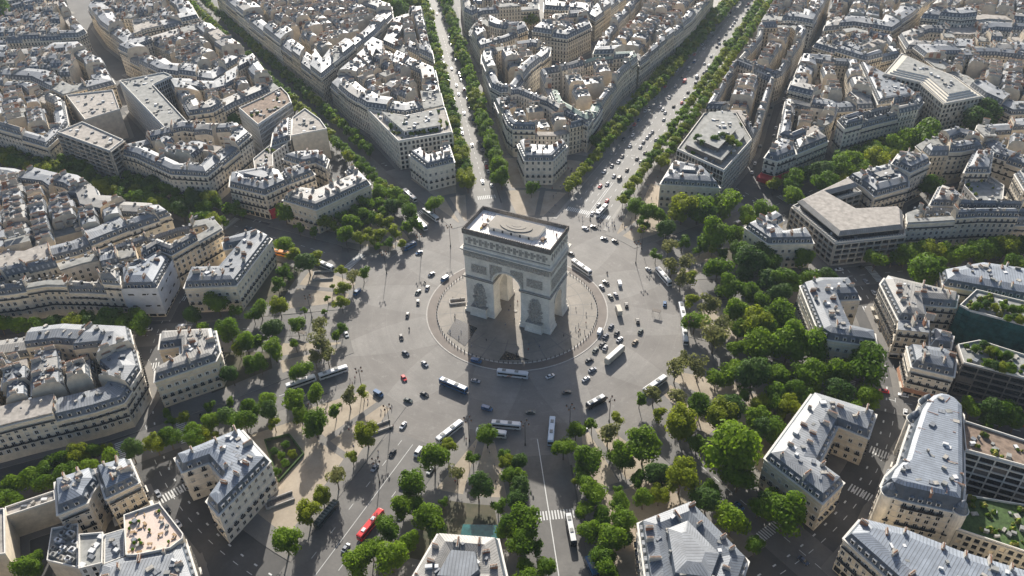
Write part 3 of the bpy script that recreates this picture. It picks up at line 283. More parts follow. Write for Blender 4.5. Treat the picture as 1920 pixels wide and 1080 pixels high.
BUS=[(-120.3,-8.5,-103.7,-11.0,'w'),(-70.5,-95.6,-62.3,-84.6,'w'),(-61.0,-84.0,-52.6,-73.2,'w'),(-9.9,-62.6,6.0,-64.1,'bw'),(12.1,-47.3,26.3,-43.6,'wl'),(24.2,-77.1,36.3,-73.3,'w'),(20.3,-83.9,32.8,-80.2,'w'),(46.7,-63.6,51.6,-77.3,'lb'),(7.9,-95.5,12.1,-81.6,'w'),(-13.0,-151.8,-12.4,-138.8,'k'),(5.0,-149.8,5.9,-134.8,'r'),(57.7,-50.9,62.7,-42.2,'kw'),(71.6,-107.0,78.7,-118.6,'kw'),(10.2,48.5,24.6,41.0,'w'),(54.5,60.0,65.3,49.2,'w'),(74.6,35.7,80.0,23.4,'w'),(80.1,21.2,85.4,7.1,'w'),(77.6,-32.2,83.4,-19.1,'w'),(-115.7,77.8,-98.2,67.3,'w'),(-90.3,61.5,-77.1,55.0,'w'),(-91.3,51.9,-78.5,43.7,'w'),(-79.8,21.2,-76.8,28.9,'b'),(-145.5,-10.6,-132.9,-9.6,'o'),(6.7,97.4,7.9,109.6,'w'),(55.5,-20.7,59.1,-7.7,'truck'),(85.8,-122.3,90.2,-127.0,'b')]
LAMPS=[(-77.3,-0.9),(42.2,62.2),(-14.7,-96.6),(-38.4,-82.4),(19.4,-88.7),(-91.5,-48.4),(-68.6,21.1),(-58.2,36.0),(68.9,-53.7),(55.2,-64.9),(41.7,-80.9),(-3.2,-122.9),(84.8,10.8),(40.9,76.2)]
# ---------------------------------------------------------------- ground, avenues, pavements
def pol(r,b): return (r*math.sin(R(b)),r*math.cos(R(b)))
RC,RO=46.0,84.0
g=MB(); g.face([(-2600,-1200,-.02),(2600,-1200,-.02),(2600,3800,-.02),(-2600,3800,-.02)],'asphalt'); struct('ground',g)
g=MB(); n=96
for i in range(n):
    a,b=360*i/n,360*(i+1)/n
    g.face([(*pol(RC-1,b),.004),(*pol(RC-1,a),.004),(*pol(104,a),.004),(*pol(104,b),.004)][::-1] if False else [(*pol(RC-1,a),.004),(*pol(RC-1,b),.004),(*pol(104,b),.004),(*pol(104,a),.004)][::-1],'setts')
struct('roundabout_road',g)
HALF={0:14.5,33:7.5,57:7.5,87:7.5,119:8,149:10,180:13,215.5:8,239.5:7.5,271:8,301.7:7.5,325.3:6.5}
def strip(g,b,r0,r1,o0,o1,z,k):
    d=Vector(pol(1,b)); s=Vector((d.y,-d.x)); P=[d*r0+s*o0,d*r0+s*o1,d*r1+s*o1,d*r1+s*o0]
    g.face([(p.x,p.y,z) for p in P][::-1] if area([tuple(p) for p in P])<0 else [(p.x,p.y,z) for p in P],k)
g=MB()
for i,(b,_) in enumerate(AV):
    h=HALF[b]; strip(g,b,97,900,-h-1,h+1,.008+.0005*i,'champs' if b in(0,325.3) else 'avenue')
struct('avenue_carriageways',g)
ROADW={0:(-14.5,15.5)}
# raised sector islands between the avenues, with sanded walks on them
pv=MB(); sd_=MB(); kb=MB()
for i in range(12):
    b0,b1=AV[i][0],AV[(i+1)%12][0]+(360 if i==11 else 0); h0,h1=HALF[AV[i][0]],HALF[AV[(i+1)%12][0]]
    def sec(r0,r1,m,k=10):
        e=lambda r,h:math.degrees(math.asin(min(.9,(h+m)/r)))
        I=[pol(r0,b0+e(r0,h0+2.5)+(b1-b0-e(r0,h0+2.5)-e(r0,h1+2.5))*j/k) for j in range(k+1)]
        O=[pol(r1,b0+e(r1,h0)+(b1-b0-e(r1,h0)-e(r1,h1))*j/k) for j in range(k+1)]
        return ccw(I+O[::-1])
    P=sec(RO,168,0); pv.prism(P,-.02,.13,'kerb','pavement')
    P=sec(RO+5,118,6); sd_.cap(P,.136,'sand')
    if i not in(3,4,6,11): P=sec(122,150,9); sd_.cap(P,.136,'earth' if i in(1,2,3,5,7,8) else 'sand')
    else: P=sec(121,160,8); sd_.cap(P,.136,'sand')
    # paved cross walk through the sanded walk
    bm=(b0+b1)/2; strip(sd_,bm,RO+3,122,-1.6,1.6,.140,'pavement')
struct('pavement_islands',pv); struct('sanded_paths',sd_)
# central island
g=MB(); n=96
for i in range(n):
    a,b=360*i/n,360*(i+1)/n; z=.16
    def ann(r0,r1,zz,k): g.face([(*pol(r0,b),zz),(*pol(r0,a),zz),(*pol(r1,a),zz),(*pol(r1,b),zz)],k)
    g.face([(*pol(RC,b),0),(*pol(RC,a),0),(*pol(RC,a),z),(*pol(RC,b),z)],'kerb'); ann(RC-.6,RC,z,'kerb'); ann(41,RC-.6,z,'ringstone'); ann(40.2,41,z+.003,'kerb'); ann(20,40.2,z,'plaza'); g.face([(0,0,z),(*pol(20,b),z),(*pol(20,a),z)][::-1],'plaza')
for a in range(0,360,15): strip(g,a,24,40,-.25,.25,z+.004,'pavement')
for r in (27,33.5):
    for i in range(n):
        a,b=360*i/n,360*(i+1)/n; g.face([(*pol(r,b),z+.008),(*pol(r,a),z+.008),(*pol(r+.35,a),z+.008),(*pol(r+.35,b),z+.008)],'pavement')
struct('central_island',g)
# champs pavements and block pavements
g=MB()
def champx(side,r): return (-14.5+max(0,r-150)*.03) if side<0 else 14.5
for side in (-1,1):
    for j in range(14):
        r0=86+j*50; r1=r0+50; a=[(champx(side,r0),r0),(champx(side,r1),r1),(side*36,r1),(side*36,r0)]
        g.prism(ccw(a),-.02,.12,'kerb','champspave')
struct('wide_pavements',g)
g=MB(); zz=.09
for key,kind,P,z,k in BLD:
    P=ccw(P); q=offset(P,-3.2) or offset(P,-2) or P; c=cen(P)
    if math.hypot(*c)<168 and max(math.hypot(*p) for p in P)<185 and key[0]=='h': continue
    zz=.09+((zz-.09+.0013)%.06); g.prism(q,-.02,zz,'kerb','pavement')
struct('block_pavements',g)
# painted lines and zebra crossings
g=MB()
def line(g,p,q,w=.35,z=.02,k='paint'):
    p,q=Vector(p),Vector(q); d=(q-p).normalized(); s=Vector((-d.y,d.x))*w/2; g.face([(*(p-s),z),(*(q-s),z),(*(q+s),z),(*(p+s),z)],k)
line(g,pol(88,149.3),pol(200,149.3)); 
for b,o in ((180,1.5),(180,-5),(180,7)):
    for j in range(22):
        r0=100+j*6; d=Vector(pol(1,b)); s=Vector((d.y,-d.x))*o; 
        if o==1.5 or j%2==0: line(g,d*r0+s,d*(r0+(6 if o==1.5 else 3))+s,.2)
for o in (-10,-6,-2,6,10):
    for j in range(60):
        r0=112+j*9; d=Vector((0,1)); line(g,(o,r0),(o,r0+3.2),.25,.024)
for o in (-.6,.6): line(g,(o+1,95),(o+1,140),.3,.024)
for b in (33,57,87,119,215.5,239.5,271,301.7,325.3):
    for j in range(40):
        line(g,pol(120+j*7,b),pol(123+j*7,b),.25,.024)
for j in range(150):   # dashes round the ring street
    a=j*2.4
    line(g,pol(179,a),pol(179,a+.9),.25,.024)
    line(g,pol(175.4,a+.4),pol(175.4,a+.9),.6,.024)
struct('road_lines',g)
g=MB()
def zebra(c,ang,width,length=4.2):
    d=Vector(pol(1,ang)); s=Vector((d.y,-d.x)); n=int(width/1.15)
    for i in range(n):
        o=c[0]+s.x*(i-(n-1)/2)*1.15,c[1]+s.y*(i-(n-1)/2)*1.15
        line(g,(o[0]-d.x*length/2,o[1]-d.y*length/2),(o[0]+d.x*length/2,o[1]+d.y*length/2),.55,.03)
for b,w_,rs in ((149,19,(127,)),(215.5,15,(165,190)),(239.5,14,(165,191)),(271,15,(100,190)),(119,15,(164,192)),(87,14,(160,)),(57,14,(163,191)),(33,14,(165,192)),(0,28,(100,)),(325.3,12,(112,)),(301.7,14,(110,))):
    for r in rs: zebra(pol(r,b),b,w_)
for b in (98,106,205,226,232,249,66,48,128,259): zebra(pol(179,b),b+90,12)
struct('zebra_crossings',g)

# ---------------------------------------------------------------- the triumphal arch
def boolbox(bx,by,z0,z1,cuts):
    M_=MB(); M_.box((0,0,(z0+z1)/2),(2*bx,2*by,z1-z0),'archstone'); base=link('tmp',M_.mesh('tmp')); tmp=[base]
    bm=bmesh.new(); bm.from_mesh(base.data); bmesh.ops.remove_doubles(bm,verts=bm.verts,dist=1e-4); bm.to_mesh(base.data); bm.free()
    for axis,hw,spring,L in cuts:
        pts=[(-hw,-1),(hw,-1)]+[(hw*math.cos(math.pi*i/20),spring+hw*math.sin(math.pi*i/20)) for i in range(21)]
        bm=bmesh.new(); P=(lambda a,h,t:(a,t,h)) if axis=='y' else (lambda a,h,t:(t,a,h))
        A=[bm.verts.new(P(a,h,-L)) for a,h in pts]; B=[bm.verts.new(P(a,h,L)) for a,h in pts]
        bm.faces.new(A); bm.faces.new(B[::-1])
        for i in range(len(pts)): bm.faces.new([A[i-1],A[i],B[i],B[i-1]])
        bmesh.ops.recalc_face_normals(bm,faces=bm.faces); me=bpy.data.meshes.new('tmp'); bm.to_mesh(me); bm.free(); c=link('tmp',me); tmp.append(c)
        md=base.modifiers.new('b','BOOLEAN'); md.operation='DIFFERENCE'; md.solver='EXACT'; md.object=c
    bpy.context.view_layer.update()
    me=bpy.data.meshes.new_from_object(base.evaluated_get(bpy.context.evaluated_depsgraph_get()))
    for o in tmp: bpy.data.objects.remove(o)
    if not me.materials: me.materials.append(MAT['archstone'])
    me.materials[0]=MAT['archstone']; return me
ar=empty('triumphal_arch',(0,0,.16),'great pale stone triumphal arch standing on the round island in the middle','arch')
cuts=[('y',7.31,21.9,30),('x',4.22,14.5,60)]
BX,BY=22.4,10.8
link('body',boolbox(BX,BY,0,38,cuts),ar)
def ringstone(name,bx,by,z0,z1,cu=True,k='archstone',hollow=False):
    if cu:
        e_=(bx-BX)*.5; me=boolbox(bx,by,z0,z1,[('y',7.31-e_,21.9,30),('x',4.22-e_*.7,14.5,60)]); me.materials[0]=MAT[k]; link(name,me,ar)
ringstone('plinth',BX+1.1,BY+1.0,0,1.3); ringstone('plinth_moulding',BX+.6,BY+.55,1.29,2.9); ringstone('dado',BX+.25,BY+.22,2.89,5.4)
for z0,z1,e in ((21.3,22.0,.75),(22.0,22.5,1.1)): ringstone('impost_cornice',BX+e,BY+e,z0,z1,True,'darktrim' if e<1 else 'cornicestone')
def slab(name,bx,by,z0,z1,k,top=None):
    M_=MB(); M_.box((0,0,(z0+z1)/2),(2*bx,2*by,z1-z0),k,0,top); return link(name,M_.mesh(name),ar)
slab('entablature',BX+.35,BY+.35,34.0,37.3,'archstone'); slab('cornice',BX+.9,BY+.9,37.3,38.1,'darktrim'); slab('cornice',BX+1.55,BY+1.5,38.1,38.7,'archstone'); 
slab('attic_base',BX+.35,BY+.15,38.7,40.1,'archstone'); slab('attic',BX+.0,BY-.2,40.1,46.6,'archstone'); slab('attic_cornice',BX+.4,BY+.2,46.6,47.3,'darktrim','archroof')
# parapet of palmettes round the terrace
M_=MB(); bx,by=BX+.45,BY+.25
for s in(-1,1):
    M_.box((0,s*(by-.3),48.15),(2*bx,.6,1.7),'darktrim'); M_.box((s*(bx-.3),0,48.148),(.6,2*by-1.2,1.7),'darktrim')
nx=int(2*bx/1.1)
for i in range(nx+1):
    x=-bx+.45+(2*bx-.9)*i/nx
    for s in(-1,1): M_.box((x,s*(by-.3),49.25),(.75,.55,.55),'darktrim')
for i in range(1,18):
    y=-by+.45+(2*by-.9)*i/18
    for s in(-1,1): M_.box((s*(bx-.3),y,49.25),(.55,.75,.55),'darktrim')
link('parapet',M_.mesh('parapet'),ar)
M_=MB(); M_.box((0,0,47.36),(2*bx-1.2,2*by-1.2,.12),'archroof')
for x in range(-19,20,2):
    if abs(x)>10: M_.box((x,0,47.44),(.12,2*by-3,.05),'plaza')
link('terrace_floor',M_.mesh('terrace_floor'),ar)
# raised middle of the terrace with its low oval dome
M_=MB(); P=[(-11,-4.6),(11,-4.6),(13,-2.4),(13,6.2),(-13,6.2),(-13,-2.4)]; M_.prism(ccw(P),47.4,49.3,'archstone','plaza')
for r,h in ((1,.4),(.62,.55),(.3,.65)):
    M_.prism([(8.2*r*math.cos(2*math.pi*i/36),1+5.0*r*math.sin(2*math.pi*i/36)) for i in range(36)],49.2,49.3+h,'cornicestone','plaza')
for x in (-9,-4.5,0,4.5,9): M_.box((x,-4.62,48.2),(.9,.12,1.4),'iron')
for s in (-1,1): M_.box((s*15.2,-2.5,48.0),(1.6,2.2,1.2),'flatbrown')
link('terrace_dome',M_.mesh('terrace_dome'),ar)
M_=MB()
for s in(-1,1):
    for j in range(5):
        x=s*(14.2+random.random()*3.5); y=random.uniform(-6,3); M_.box((x,y,47.9),(.5+random.random(),.35,.9),random.choice(['wood','white','stonedark','yellow']),random.random()*3)
link('terrace_barriers',M_.mesh('terrace_barriers'),ar)
# carved work: relief sheets whose surface is pushed out by layered noise
def carved(name,org,ux,un,w_,h_,depth,mask=None,freq=1.2,res=.28,seed=0,amp=1.):
    """sheet w x h standing on org, running along ux, outward un"""
    nx,nz=max(2,int(w_/res)),max(2,int(h_/res)); bm=bmesh.new(); rows=[]
    ux,un=Vector(ux),Vector(un)
    for j in range(nz+1):
        row=[]
        for i in range(nx+1):
            a,b=(i/nx-.5)*w_,j/nz*h_; q=Vector((a*freq+seed*7.3,b*freq*.8,seed*3.1)); v=abs(noise.noise(q))*1.4+noise.noise(q*2.3)*.55+noise.noise(q*4.9)*.25
            e=mask(a/w_*2,b/h_) if mask else 1.
            d=-.05 if e<=0 else depth*min(1,e*2.2)*(.35+amp*v)
            row.append((bm.verts.new(Vector(org)+ux*a+Vector((0,0,b))+un*d),e))
        rows.append(row)
    for j in range(nz):
        for i in range(nx):
            q4=[rows[j][i],rows[j][i+1],rows[j+1][i+1],rows[j+1][i]]
            if max(e for _,e in q4)>0: bm.faces.new([v for v,_ in q4])
    me=bpy.data.meshes.new(name); bm.to_mesh(me); bm.free(); me.materials.append(MAT['relief']); return link(name,me,ar)
def oval(a,b):
    t=1-(b-.42)*(b-.42)/.36*(1 if b>.42 else .8); wd=.95*math.sqrt(max(0,t))*(1 if b<.6 else 1-.25*(b-.6)); return (wd*.86-abs(a)+.34*noise.noise(Vector((a*3.2,b*7,1)))+.2*noise.noise(Vector((a*8,b*17,4))))*1.2
frontal=((0,-1,0),(1,0,0),BY); back=((0,1,0),(-1,0,0),BY)
for (un,ux,d) in (frontal,back):
    for s in(-1,1):
        c=Vector(ux)*(s*15.0)+Vector(un)*(d+.05)
        seed=s+un[1]*3
        carved('sculpture_group',tuple(c+Vector((0,0,5.2))),ux,un,8.6,13.8,1.7,oval,1.0,.26,seed,1.2)
        M_=MB()   # figures standing out of the group
        rnd=random.Random(int(seed*10)+99)
        for j in range(90):
            b_=rnd.uniform(.03,.93); wv=oval(0,b_)*.62; a_=rnd.uniform(-1,1)*wv*3.0
            q=c+Vector(ux)*a_+Vector(un)*rnd.uniform(.7,1.6)+Vector((0,0,5.2+b_*13)); h=rnd.uniform(.5,1.25)
            tip=q+Vector(ux)*rnd.uniform(-.8,.8)+Vector((0,0,h)); M_.cyl(q-Vector((0,0,h*.6)),tip,.34,.2,'relief',6); M_.ico(tip+Vector((0,0,.22)),.26,'relief',1)
        link('sculpture_figures',M_.mesh('sculpture_figures'),ar)
        M_=MB()   # pedestal that juts out of the pier
        M_.box(c+Vector(un)*1.1+Vector((0,0,2.6)),(8.2 if ux[0] else 2.4,2.4,5.2),'archstone'); M_.box(c+Vector(un)*1.15+Vector((0,0,.6)),(9.0,3.2,1.2),'archstone'); M_.box(c+Vector(un)*1.0+Vector((0,0,5.35)),(8.6,2.7,.35),'cornicestone'); M_.box(c+Vector(un)*1.2+Vector((0,0,1.5)),(8.5,2.75,.7),'archstone')
        link('pedestal',M_.mesh('pedestal'),ar)
        # framed relief above the impost
        c2=Vector(ux)*(s*14.7)+Vector(un)*(d+.02)
        M_=MB()
        for dx,dz,ww,hh in ((0,0,9.0,.4),(0,5.2,9.0,.4),(-4.3,2.6,.4,4.8),(4.3,2.6,.4,4.8)): M_.box(c2+Vector(ux)*dx+Vector((0,0,25.2+dz)),(ww,.3,hh),'archstone')
        link('relief_frame',M_.mesh('relief_frame'),ar)
        carved('relief_panel',tuple(c2+Vector((0,0,25.4))),ux,un,8.2,4.8,.35,None,1.7,.2,seed+5,1.4)
        # winged figures in the spandrels of the great arch
        carved('spandrel_relief',tuple(Vector(ux)*(s*5.6)+Vector(un)*(d+.02)+Vector((0,0,22.9))),ux,un,6.6,9.6,.3,lambda a,b,s=s:(math.hypot((s*5.6+a*3.3),b*9.6+1.0)-8.3)*.8,1.5,.22,seed+9,1.4)
    # archivolt band
    M_=MB()
    for j in range(28):
        t0,t1=math.pi*j/28,math.pi*(j+1)/28; P=[]
        for rr_,t in ((7.31,t0),(8.15,t0),(8.15,t1),(7.31,t1)): P.append(Vector(ux)*rr_*math.cos(t)+Vector((0,0,21.9+rr_*math.sin(t)))+Vector(un)*(d+.35))
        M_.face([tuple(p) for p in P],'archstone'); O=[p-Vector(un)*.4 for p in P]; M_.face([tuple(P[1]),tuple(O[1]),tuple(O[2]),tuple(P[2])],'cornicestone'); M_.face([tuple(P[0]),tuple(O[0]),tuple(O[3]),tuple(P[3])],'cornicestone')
    link('archivolt',M_.mesh('archivolt'),ar)
    carved('frieze',tuple(Vector(un)*(d+.37)+Vector((0,0,34.3))),ux,un,44.6,2.5,.35,None,1.9,.24,un[1]*4,1.5)
    M_=MB()   # shields and pilasters of the attic
    for i in range(15):
        x=-BX+1.6+(2*BX-3.2)*i/14; c=Vector(ux)*x+Vector(un)*(d-.2)
        M_.box(c+Vector((0,0,43.3)),(.8,.3,5.6),'archstone')
        M_.ico(c+Vector(un)*.3+Vector((0,0,43.8)),(.55,.22,.75),'cornicestone',2)
        if i<14:
            c=c+Vector(ux)*((2*BX-3.2)/28); M_.box(c+Vector((0,0,43.3)),(1.6,.12,3.6),'cornicestone')
    M_.box(Vector(un)*(d-.1)+Vector((0,0,40.6)),(2*BX,.5,.35),'cornicestone')
    link('attic_shields',M_.mesh('attic_shields'),ar)
for sx in(-1,1):
    un=(sx,0,0); ux=(0,sx,0); c=Vector(un)*(BX+.02)
    carved('relief_panel',tuple(c+Vector((0,0,24.8))),ux,un,18.4,6.6,.4,None,1.4,.24,sx*8,1.4)
    M_=MB()
    for dz in (24.6,31.6): M_.box(c+Vector((0,0,dz)),(.35,19.4,.4),'archstone')
    for y in(-9.5,9.5): M_.box(c+Vector((0,y,28.1)),(.35,.4,6.6),'archstone')
    link('relief_frame',M_.mesh('relief_frame'),ar)
    carved('frieze',tuple(Vector(un)*(BX+.37)+Vector((0,0,34.3))),ux,un,21.4,2.5,.35,None,1.9,.24,sx*5,1.5)
    M_=MB()
    for i in range(8):
        y=-BY+1.4+(2*BY-2.8)*i/7; c=Vector((sx*(BX),y,43.3)); M_.box(c,(.3,.8,5.6),'archstone'); M_.ico(c+Vector((sx*.3,0,.5)),(.22,.55,.75),'cornicestone',2)
        if i<7: M_.box(c+Vector((0,(2*BY-2.8)/14,0)),(.12,1.5,3.6),'cornicestone')
    for j in range(20):
        t0,t1=math.pi*j/20,math.pi*(j+1)/20; P=[Vector((sx*(BX+.3),rr_*math.cos(t),14.5+rr_*math.sin(t))) for rr_,t in ((4.22,t0),(5.0,t0),(5.0,t1),(4.22,t1))]
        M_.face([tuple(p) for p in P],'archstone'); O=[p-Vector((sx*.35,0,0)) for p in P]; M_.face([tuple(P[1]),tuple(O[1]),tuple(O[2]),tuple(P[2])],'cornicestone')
    link('attic_shields',M_.mesh('attic_shields'),ar)
# ---------------------------------------------------------------- shared building pieces
def win_mesh(kind):
    b=MB(); w_,h_=1.25,2.0
    b.box((0,.03,0),(w_+.36,.16,.18),'frame'); b.box((0,.03,h_+.1),(w_+.42,.22,.22),'frame')
    for s in(-1,1): b.box((s*(w_/2+.09),.03,h_/2+.05),(.18,.14,h_),'frame')
    b.box((0,-.02,h_/2+.05),(w_,.05,h_),'glass'); b.box((0,.01,h_/2+.05),(.09,.05,h_),'frame')
    if kind==1:
        for s in(-1,1): b.box((s*(w_/2+.42),.09,h_/2+.05),(.48,.07,h_),'frame')
    if kind==2:
        b.box((0,.42,.05),(w_+.7,.8,.1),'frame'); b.box((0,.80,.5),(w_+.7,.05,.8),'iron')
        for s in(-1,1): b.box((s*(w_/2+.33),.42,.5),(.04,.75,.8),'iron')
    if kind==3: b.box((0,.02,h_*.7),(w_*.9,.05,h_*.6),'cream')
    return b
WINB=[win_mesh(i) for i in range(4)]; WIN=[b.mesh('window') for b in WINB]
def bigwin():
    b=MB(); b.box((0,.02,1.0),(2.1,.06,1.9),'glass'); b.box((0,.05,0),(2.4,.2,.14),'frame'); b.box((0,.04,1.0),(.08,.08,1.9),'iron'); return b
BIGB=bigwin(); BIG=BIGB.mesh('window')
def dorm():
    b=MB(); b.box((0,-.55,.85),(1.5,1.5,1.7),'frame',0,'zinc1'); b.box((0,.21,.85),(.95,.06,1.35),'glass'); b.box((0,-.45,1.78),(1.75,1.7,.16),'zinc0'); return b
DORB=dorm(); DOR=DORB.mesh('dormer')
def chim(L,n):
    b=MB(); b.box((0,0,1.2),(L,.7,3.4),'render'); b.box((0,0,2.95),(L+.2,.9,.16),'cornicestone')
    for i in range(n): x=-L/2+.35+(L-.7)*i/max(1,n-1); b.cyl((x,0,3.0),(x,0,3.65),.16,.13,'pot',6)
    return b
CHB=[chim(2.4,5),chim(4.0,9),chim(1.4,3)]; b=MB(); b.box((0,0,1.2),(2.6,.8,3.2),'brick'); b.box((0,0,2.85),(2.8,1,.14),'cornicestone')
for i in range(5): b.cyl((-1+.5*i,0,2.9),(-1+.5*i,0,3.5),.16,.13,'pot',6)
CHB.append(b); CH=[b.mesh('chimney') for b in CHB]
def merged(name,items,root):
    M_=MB()
    for B_,M in items: M_.add(B_,M)
    o=link(name,M_.mesh(name),root); o['kind']='stuff'; return o
def scatter(name,items,root,most=100):
    """items: (mesh builder, mesh, location relative to root, rotation)"""
    for B_,me,l,rz in items[:most]: link(name,me,root,l,rz)
    if len(items)>most: merged(name,[(B_,Matrix.Translation(l)@Matrix.Rotation(rz,4,'Z')) for B_,me,l,rz in items[most:]],root)
def roofclutter(M_,P,z,n,rnd,mats=('zinc1','white','flatgrey','cornicestone')):
    xs=[p[0] for p in P]; ys=[p[1] for p in P]; t=0
    while n>0 and t<300:
        t+=1; q=(rnd.uniform(min(xs),max(xs)),rnd.uniform(min(ys),max(ys)))
        if inside(P,q) and pdist(P,q)>1.3:
            s=(rnd.uniform(.7,2.6),rnd.uniform(.7,2.),rnd.uniform(.4,1.5)); M_.box((q[0],q[1],z+s[2]/2),s,rnd.choice(mats),rnd.choice([0,.5,1.2])); n-=1
def roofgarden(root,P,z,n,rnd):
    xs=[p[0] for p in P]; ys=[p[1] for p in P]; M_=MB(); t=0
    while n>0 and t<600:
        t+=1; q=(rnd.uniform(min(xs),max(xs)),rnd.uniform(min(ys),max(ys)))
        if inside(P,q) and pdist(P,q)>.6:
            r=rnd.uniform(.5,1.5)
            for j in range(5): M_.ico((q[0]+rnd.uniform(-r,r)*.6,q[1]+rnd.uniform(-r,r)*.6,z+r*.5),(r*.7,r*.7,r*rnd.uniform(.5,1)),rnd.choice(['leaf0','leaf2','leaf1','yellowshrub']),1,.3)
            n-=1
    if M_.v: link('roof_garden',M_.mesh('roof_garden',tuple(root.location)),root)
NB={}
def facade_windows(P,z,root,rnd,kind='H',fh=3.2,sp=2.7,z0=4.2,edges=None,cid=0):
    out=[]; O=Vector(root.location)
    for i in range(len(P)):
        if edges is not None and i not in edges: continue
        a,b=P[i],P[(i+1)%len(P)]
        if not facing(a,b): continue
        e=Vector(b)-Vector(a); L=e.length
        if L<2.4: continue
        e/=L; nrm=Vector((e.y,-e.x)); n=max(1,int((L-1.2)/sp)); rz=math.atan2(nrm.y,nrm.x)-math.pi/2
        fl=max(1,int((z-z0-.7)/fh)+1); vk=rnd.random()
        for f in range(fl):
            zz=z0+f*fh
            if zz+2.3>z: break
            for j in range(n):
                x=Vector(a)+e*(L*(j+.5)/n)+nrm*.03; k=2 if f in(1,) or (f==fl-1 and vk<.4) else (rnd.choice([0,0,1,3]) if vk<.7 else 0)
                if kind=='O': out.append((BIGB,BIG,Vector((x.x,x.y,zz))-O,rz))
                else: out.append((WINB[k],WIN[k],Vector((x.x,x.y,zz))-O,rz))
    out.sort(key=lambda t:(t[2]+O-CAM).length)
    return out
def bands(M_,P,z,rnd,balc=True):
    """cornice, string courses and long balconies round a footprint"""
    for zz,d,h,k in [(z-.35,-.45,.4,'frame')]+[(4.0+3.2*i,-.14,.18,'frame') for i in range(int((z-4)/3.2)+1) if 4+3.2*i<z-1]:
        Q=offset(P,d)
        if Q: M_.prism(Q,zz,zz+h,k,None,True)
LABQ={}
def house(key,P,z,rnd,k,label,cat='apartment building',name='apartment_building'):
    P=ccw(P); c=cen(P); root=empty(name,(c[0],c[1],0),label,cat,'buildings round the square'); wi=rnd.randrange(5); zi=rnd.choice([0,0,1,2,3]); si=rnd.randrange(3)
    zk='zinc%d'%zi
    if k.get('zinc') or k.get('col')=='pale' or key in('rot','n2a','n2b','hA','m8'): zk='zincb'
    M_=MB(); u=0
    for i in range(len(P)): u=M_.quadwall(P[i],P[(i+1)%len(P)],0,z,'wall%d'%wi,u)
    part('wall',M_,root)
    M_=MB(); bands(M_,P,z,rnd); part('cornice',M_,root)
    # long balconies on facing sides
    M_=MB()
    for i in range(len(P)):
        a,b=Vector(P[i]),Vector(P[(i+1)%len(P)]); L=(b-a).length
        if L>7 and facing(a,b):
            e=(b-a)/L; nr=Vector((e.y,-e.x)); rz=math.atan2(e.y,e.x)
            for zz in (4.2+3.2,z-3.4 if z>15 else z-3.0):
                q=(a+b)/2+nr*.45; M_.box((q.x,q.y,zz-.12),(L-1.0,.9,.14),'frame',rz); q=(a+b)/2+nr*.86; M_.box((q.x,q.y,zz+.42),(L-1.0,.05,.9),'iron',rz)
    if M_.v and key[0]!='h': part('balcony',M_,root)
    # ground floor shop fronts
    for i in range(len(P)):
        a,b=Vector(P[i]),Vector(P[(i+1)%len(P)]); L=(b-a).length
        if L>6 and facing(a,b) and key[0]!='h':
            e=(b-a)/L; nr=Vector((e.y,-e.x)); rz=math.atan2(e.y,e.x); M_=MB(); n=int(L/3.4); ck=rnd.choice(['cream','iron','teal','frame','frame'])
            for j in range(n):
                q=a+e*(L*(j+.5)/n)+nr*.04; M_.box((q.x,q.y,1.9),(L/n-.9,.1,2.6),'glass',rz)
                if rnd.random()<.3 and key[0]!='h': q=a+e*(L*(j+.5)/n)+nr*.7; M_.box((q.x,q.y,3.25),(L/n-.5,1.4,.12),ck,rz)
            part('shopfront',M_,root)
    I1=offset(P,.25); I2=offset(P,1.5 if key!='rot' else 2.2); hm=3.2 if key!='rot' else 5.2
    R_=MB()
    if I1 and I2:
        R_.cap(P,z+.06,'frame'); u=0
        for i in range(len(P)): j=(i+1)%len(P); u=R_.quadwall(I1[i],I1[j],z+.06,z+hm,'slate%d'%si,u,I2[i],I2[j])
        part('mansard',R_,root); R_=MB(); top=None
        for d in (5.5,4.6,3.8,3.0,2.4):
            I3=offset(P,d)
            if I3: top=I3; break
        if top:
            dd=(d-1.5); zt=z+hm+dd*.34; u=0
            for i in range(len(P)): j=(i+1)%len(P); u=R_.quadwall(I2[i],I2[j],z+hm,zt,zk,u,top[i],top[j])
            V1=offset(P,d+3.2) if d>=4 else None; V2=offset(P,d+3.8) if V1 else None
            if V1 and V2:
                u=0
                for i in range(len(P)): j=(i+1)%len(P); u=R_.quadwall(top[i],top[j],zt,zt-1.1,zk,u,V1[i],V1[j])
                zk2='zinc%d'%((zi+1)%4)
                for i in range(len(P)): j=(i+1)%len(P); R_.quadwall(V1[i],V1[j],zt-1.1,zt+.9,'slate0',0,V2[i],V2[j])
                V3=offset(P,d+8)
                if V3:
                    for i in range(len(P)): j=(i+1)%len(P); R_.quadwall(V2[i],V2[j],zt+.9,zt+2.1,zk2,0,V3[i],V3[j])
                    R_.cap(V3,zt+2.1,zk2)
                else: R_.cap(V2,zt+.9,zk2)
            else: R_.cap(top,zt,zk)
        else: zt=z+hm; R_.cap(I2,zt,zk)
    else: zt=z+.1; R_.cap(P,zt,zk)
    roofclutter(R_,offset(P,3.) or P,zt-.4,int(abs(area(P))/70)+3,rnd)
    rf=part('roof',R_,root)
    O=Vector(root.location); out=[]
    if I1 and I2:
        for i in range(len(P)):
            a,b=P[i],P[(i+1)%len(P)]
            if not facing(a,b): continue
            e=Vector(b)-Vector(a); L=e.length
            if L<4: continue
            e/=L; nr=Vector((e.y,-e.x)); n=max(1,int((L-3.2)/2.9)); rz=math.atan2(nr.y,nr.x)-math.pi/2
            for j in range(n): x=Vector(a)+e*(1.6+(L-3.2)*(j+.5)/n)-nr*.55; out.append((DORB,DOR,Vector((x.x,x.y,z+.35))-O,rz))
